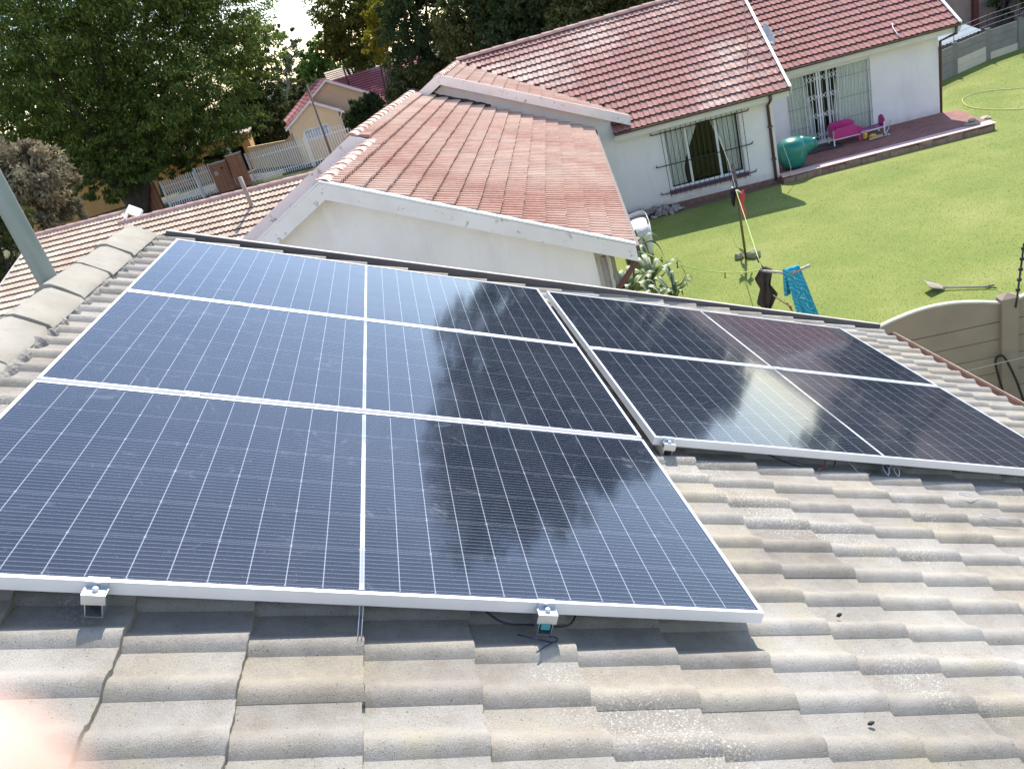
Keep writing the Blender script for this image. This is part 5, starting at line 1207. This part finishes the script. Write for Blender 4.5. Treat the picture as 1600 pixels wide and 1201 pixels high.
tree("gum_tree", "sparse grey green gum tree against the white sky left of centre", "tree", 96, [(455, 95, 34), (440, 130, 34), (468, 130, 26), (445, 60, 20), (460, 165, 24), (425, 50, 18)], (450, 200), 6500, .42, L_gum, 3, bk=barkp, r0=.22, group=TG, clump=.8)
tree("bush", "mid green bush between the conifer and the yellow house", "bush", 80, [(435, 200, 28), (455, 170, 26), (470, 140, 20)], (445, 220), 9000, .36, L_mix, 4, r0=.15)
tree("round_tree", "small fresh green round tree above the yellow house roof", "tree", 88, [(500, 95, 30), (520, 112, 22), (485, 112, 22), (505, 75, 24)], (505, 140), 11000, .38, L_lime, 5, group=TG, r0=.2)
tree("olive_tree", "olive green tree with yellowing tips right of the sky gap", "tree", 74, [(530, 15, 48), (560, 55, 50), (515, 55, 30), (575, 95, 34), (540, 85, 26), (545, -45, 55), (590, 10, 40)], (560, 130), 26000, .40, L_olive, 6, group=TG)
tree("yellowing_tree", "narrow bright yellow green tree before the dark evergreens", "tree", 60, [(598, 25, 28), (588, 65, 24), (605, -20, 28), (598, 95, 14)], (600, 140), 12000, .30, L_yel, 7, group=TG, r0=.18)
tree("evergreen_tree", "dense dark evergreen standing behind the crimson roof", "tree", 52, [(650, 40, 55), (655, 95, 48), (640, 150, 34), (690, 110, 38), (630, 5, 40), (665, -40, 55)], (655, 180), 30000, .30, L_dark, 8, group=TG,
     extra=[(azp(3.5, 50, 4.5), 2.6, 1.0)])
tree("mixed_tree", "olive brown dusty tree just left of the neighbour's highest gable", "tree", 47, [(725, 35, 48), (745, 75, 34), (700, 70, 28), (765, 20, 40), (735, -30, 50)], (735, 130), 24000, .28, L_mix, 9, group=TG,
     extra=[])
tree("tall_evergreen", "tall dark tree rising behind the main tiled roof, left of the dusty ones", "tree", 45, [(800, 70, 48), (790, 20, 52), (845, 45, 45), (830, -30, 60), (770, 105, 26)], (820, 110), 30000, .28, L_dark, 10, group=TG,
     extra=[], r0=.3)
tree("dusty_tree", "broad dark tree with pale dusty leaf tufts above the main roof ridge", "tree", 43, [(905, 30, 48), (880, 60, 34), (950, 10, 46), (1000, -5, 36), (920, -50, 55)], (930, 80), 30000, .26, L_mix, 11, group=TG,
     r0=.3)
for (nm, lb, az, zs, sd_) in (("tall_gum", "very tall dark gum tree far behind the main roof, mirrored in the middle panels", 17.8, ((0, 7, 5.5), (0, 13, 5.4), (1.6, 18, 4.8), (3.0, 22.5, 4.6), (.6, 1, 5.5), (3, 12, 5), (3.5, 6, 5)), 21),
                     ("tall_gum", "tallest dark gum tree far behind the main roof's right half, mirrored in the panels", 24.5, ((0, 6, 6), (-1.2, 13, 5.6), (1.6, 15, 5.6), (.2, 20, 5.6), (.2, 26, 5.2), (-1.6, 25, 4.6), (2.6, 20, 5), (2.0, 9, 5)), 22),
                     ("tall_gum", "dark gum tree far behind the patio roof, mirrored between the two arrays", 29.5, ((0, 4, 5), (.6, 9, 4.5), (-.5, 14, 4.4), (1.6, 6, 4), (-1.0, 9, 4.5)), 23),
                     ("tall_gum", "dark gum tree beyond the brick house, mirrored at the right end of the panels", 43.5, ((0, 2, 6), (1, 7, 5), (4, 4, 6), (-2.0, 1, 4), (8, 3, 6), (5, 9, 5)), 24)):
    tb = azp(az, 70, G); t_ = thing(nm, lb, "tree", tb); Bx = [(np.array(azp(az+a_, 70, z_)), r_, 1.05) for a_, z_, r_ in zs]
    limbs("trunk", tb, [q[0] for q in Bx], .5, bark, t_, sd_); crown_mesh("crown", Bx, 42000, .66, L_dark, t_, sd_+100, .8, 1.1)
tree("dark_tree", "dark tree behind the grey post at the top right corner", "tree", 40, [(1562, 5, 20), (1575, -25, 30)], (1562, 60), 9000, .25, L_dark, 12, extra=[(TH(np.array([[13.2, 12.2, 3.4]]))[0], 1.9, .9), (TH(np.array([[14.6, 11.6, 5.2]]))[0], 2.4, .9)], r0=.2)
tree("cycad_bush", "spiky dark green shrub in front of the crimson roofed wing", "shrub", 56, [(565, 172, 20), (580, 165, 18), (555, 185, 16)], (570, 190), 6000, .55, L_dark, 13, r0=.15, droop=-.5)
tree("shrub", "dense dark shrub left of the wing roof's far ridge", "shrub", 48, [(640, 135, 30), (625, 150, 22), (655, 120, 26)], (640, 160), 10000, .25, L_mix, 14, r0=.15)
tree("dry_bush", "brown dry twiggy bush behind the garage roof at the left edge", "bush", 43, [(45, 275, 48), (20, 250, 34), (85, 310, 30), (70, 335, 30), (5, 300, 40), (95, 280, 22), (60, 240, 22), (110, 330, 20)], (40, 330), 13000, .34, L_dry, 15, r0=.14, clump=1.5)
tree("hedge_bush", "dark olive bush below the dry one at the left edge", "bush", 39, [(10, 350, 34), (-10, 400, 45), (15, 450, 30), (-20, 330, 40)], (0, 420), 16000, .2, L_mix, 16, r0=.14)
tree("lit_sapling", "pale lit sapling glimpsed through the big tree's crown", "tree", 72, [(232, 205, 16), (235, 225, 14)], (233, 260), 2500, .3, L_lime, 17, r0=.1)
# a red roofed house glimpsed under the big tree
lh = thing("red_roofed_house", "red roofed house glimpsed under the big tree at the left", "house", tuple(at_dist(115, 270, 78)*np.array([1, 1, 0])+np.array([0, 0, G])))
cc = at_dist(125, 258, 78); Tl, onl = frameT(cc, math.radians(10))
tiles(slopeT(Tl, 0, 0, .3, (0, -1), (1, 0), math.radians(26)), "roof", MT['t_str'], lh, .06, .33, lambda i: (-8, 9), roll=.16, amp=.025, thick=.045, ns=3, nu=1, ncourse=11, seed=57, nose=MT['nose'])
mb = MB(Tl); mb.box(-7.5, 8.5, -2.9, 3, G-cc[2], -1.1); mb.build("wall", oc, lh)
# far off wood along the horizon
fb = []
rw = np.random.default_rng(77)
for a in np.arange(-60, 75, 1.4):
    dd_ = rw.uniform(120, 150); fb.append((np.array(azp(a, dd_, G+rw.uniform(1.5, 3.5))), rw.uniform(4.2, 6.0), .8))
    if a < -17: fb.append((np.array(azp(a, dd_, G+rw.uniform(8, 12))), rw.uniform(4.5, 7.0), .8))
o = crown_mesh("far_wood", fb, 60000, 1.15, L_mix, None, 78, .8, 1.5); tag(o, "far wood closing the horizon behind the houses", "wood", kind='stuff')

# ------------------------------------------------------------------ grass blades on the lawn
ng = 200000; rg = np.random.default_rng(5)
gx_ = rg.uniform(-6, 17, ng); gy_ = rg.uniform(-15, 11, ng)
keep = ~((gx_ < 6.3) & (gy_ > -.6)) & ~((gx_ < -4.2) & (gy_ > -13)) & ~((gx_ > 5.4) & (gy_ > 6.2+(gx_-5.4)*.63))
gx_ = gx_[keep]; gy_ = gy_[keep]; n = len(gx_); a = rg.uniform(0, 6.28, n); h = rg.uniform(.008, .022, n); w = rg.uniform(.003, .007, n); la = rg.uniform(0, 6.28, n); lean = h*rg.uniform(.2, .9, n)
B_ = np.stack([gx_, gy_, np.zeros(n)], 1); da = np.stack([np.cos(a), np.sin(a), np.zeros(n)], 1)*w[:, None]
tip = B_+np.stack([np.cos(la)*lean, np.sin(la)*lean, h], 1)
V = TH(np.stack([B_-da, B_+da, tip], 1).reshape(-1, 3))
o = link("grass", V, np.arange(3*n).reshape(n, 3), leaf_mat("grass_blade", (.14, .195, .028), (.18, .23, .04), (.26, .28, .09), .5)); tag(o, "short green grass covering the lawn", "grass", kind='stuff')

# ------------------------------------------------------------------ fingertip over the lens corner
def TC(p):                                   # camera-relative metres -> world, used once to place the photographer's fingertip
    p = np.asarray(p, float); return CAM_C + p @ CAM_R.T
fd = .030; tip = np.array([(-190-800)*fd/F_PX, -(1412-600.5)*fd/F_PX, -fd]); fdir = np.array([-.62, -.78, .10]); fdir /= np.linalg.norm(fdir)
skin = NT("finger_skin"); skin.base(skin.mix(skin.noise(300, 4), (.60, .40, .32), (.66, .46, .38))); skin.bump(skin.noise(2500, 3), .2, .0003)
skin.b.inputs["Subsurface Weight"].default_value = .6; skin.b.inputs["Subsurface Radius"].default_value = (.008, .003, .0015); skin.set(Roughness=.5)
fo = thing("finger", "out of focus fingertip intruding at the bottom left corner of the view", "finger", tuple(TC(tip+fdir*.03)))
mb = MB(TC); P = []; 
for i in range(9):
    a = math.pi/2*i/8; P.append((math.sin(a)*.0079, -math.cos(a)*.0079))
P[0] = (.0004, -.0079)
P += [(.0083, .008), (.0080, .016), (.0076, .021), (.0080, .026), (.0090, .032), (.0092, .038), (.0086, .046), (.0090, .058), (.0098, .068), (.0096, .074)]
mb.lathe(tip, P, 28, fdir, .92); mb.build("finger_body", skin.m, fo, True)
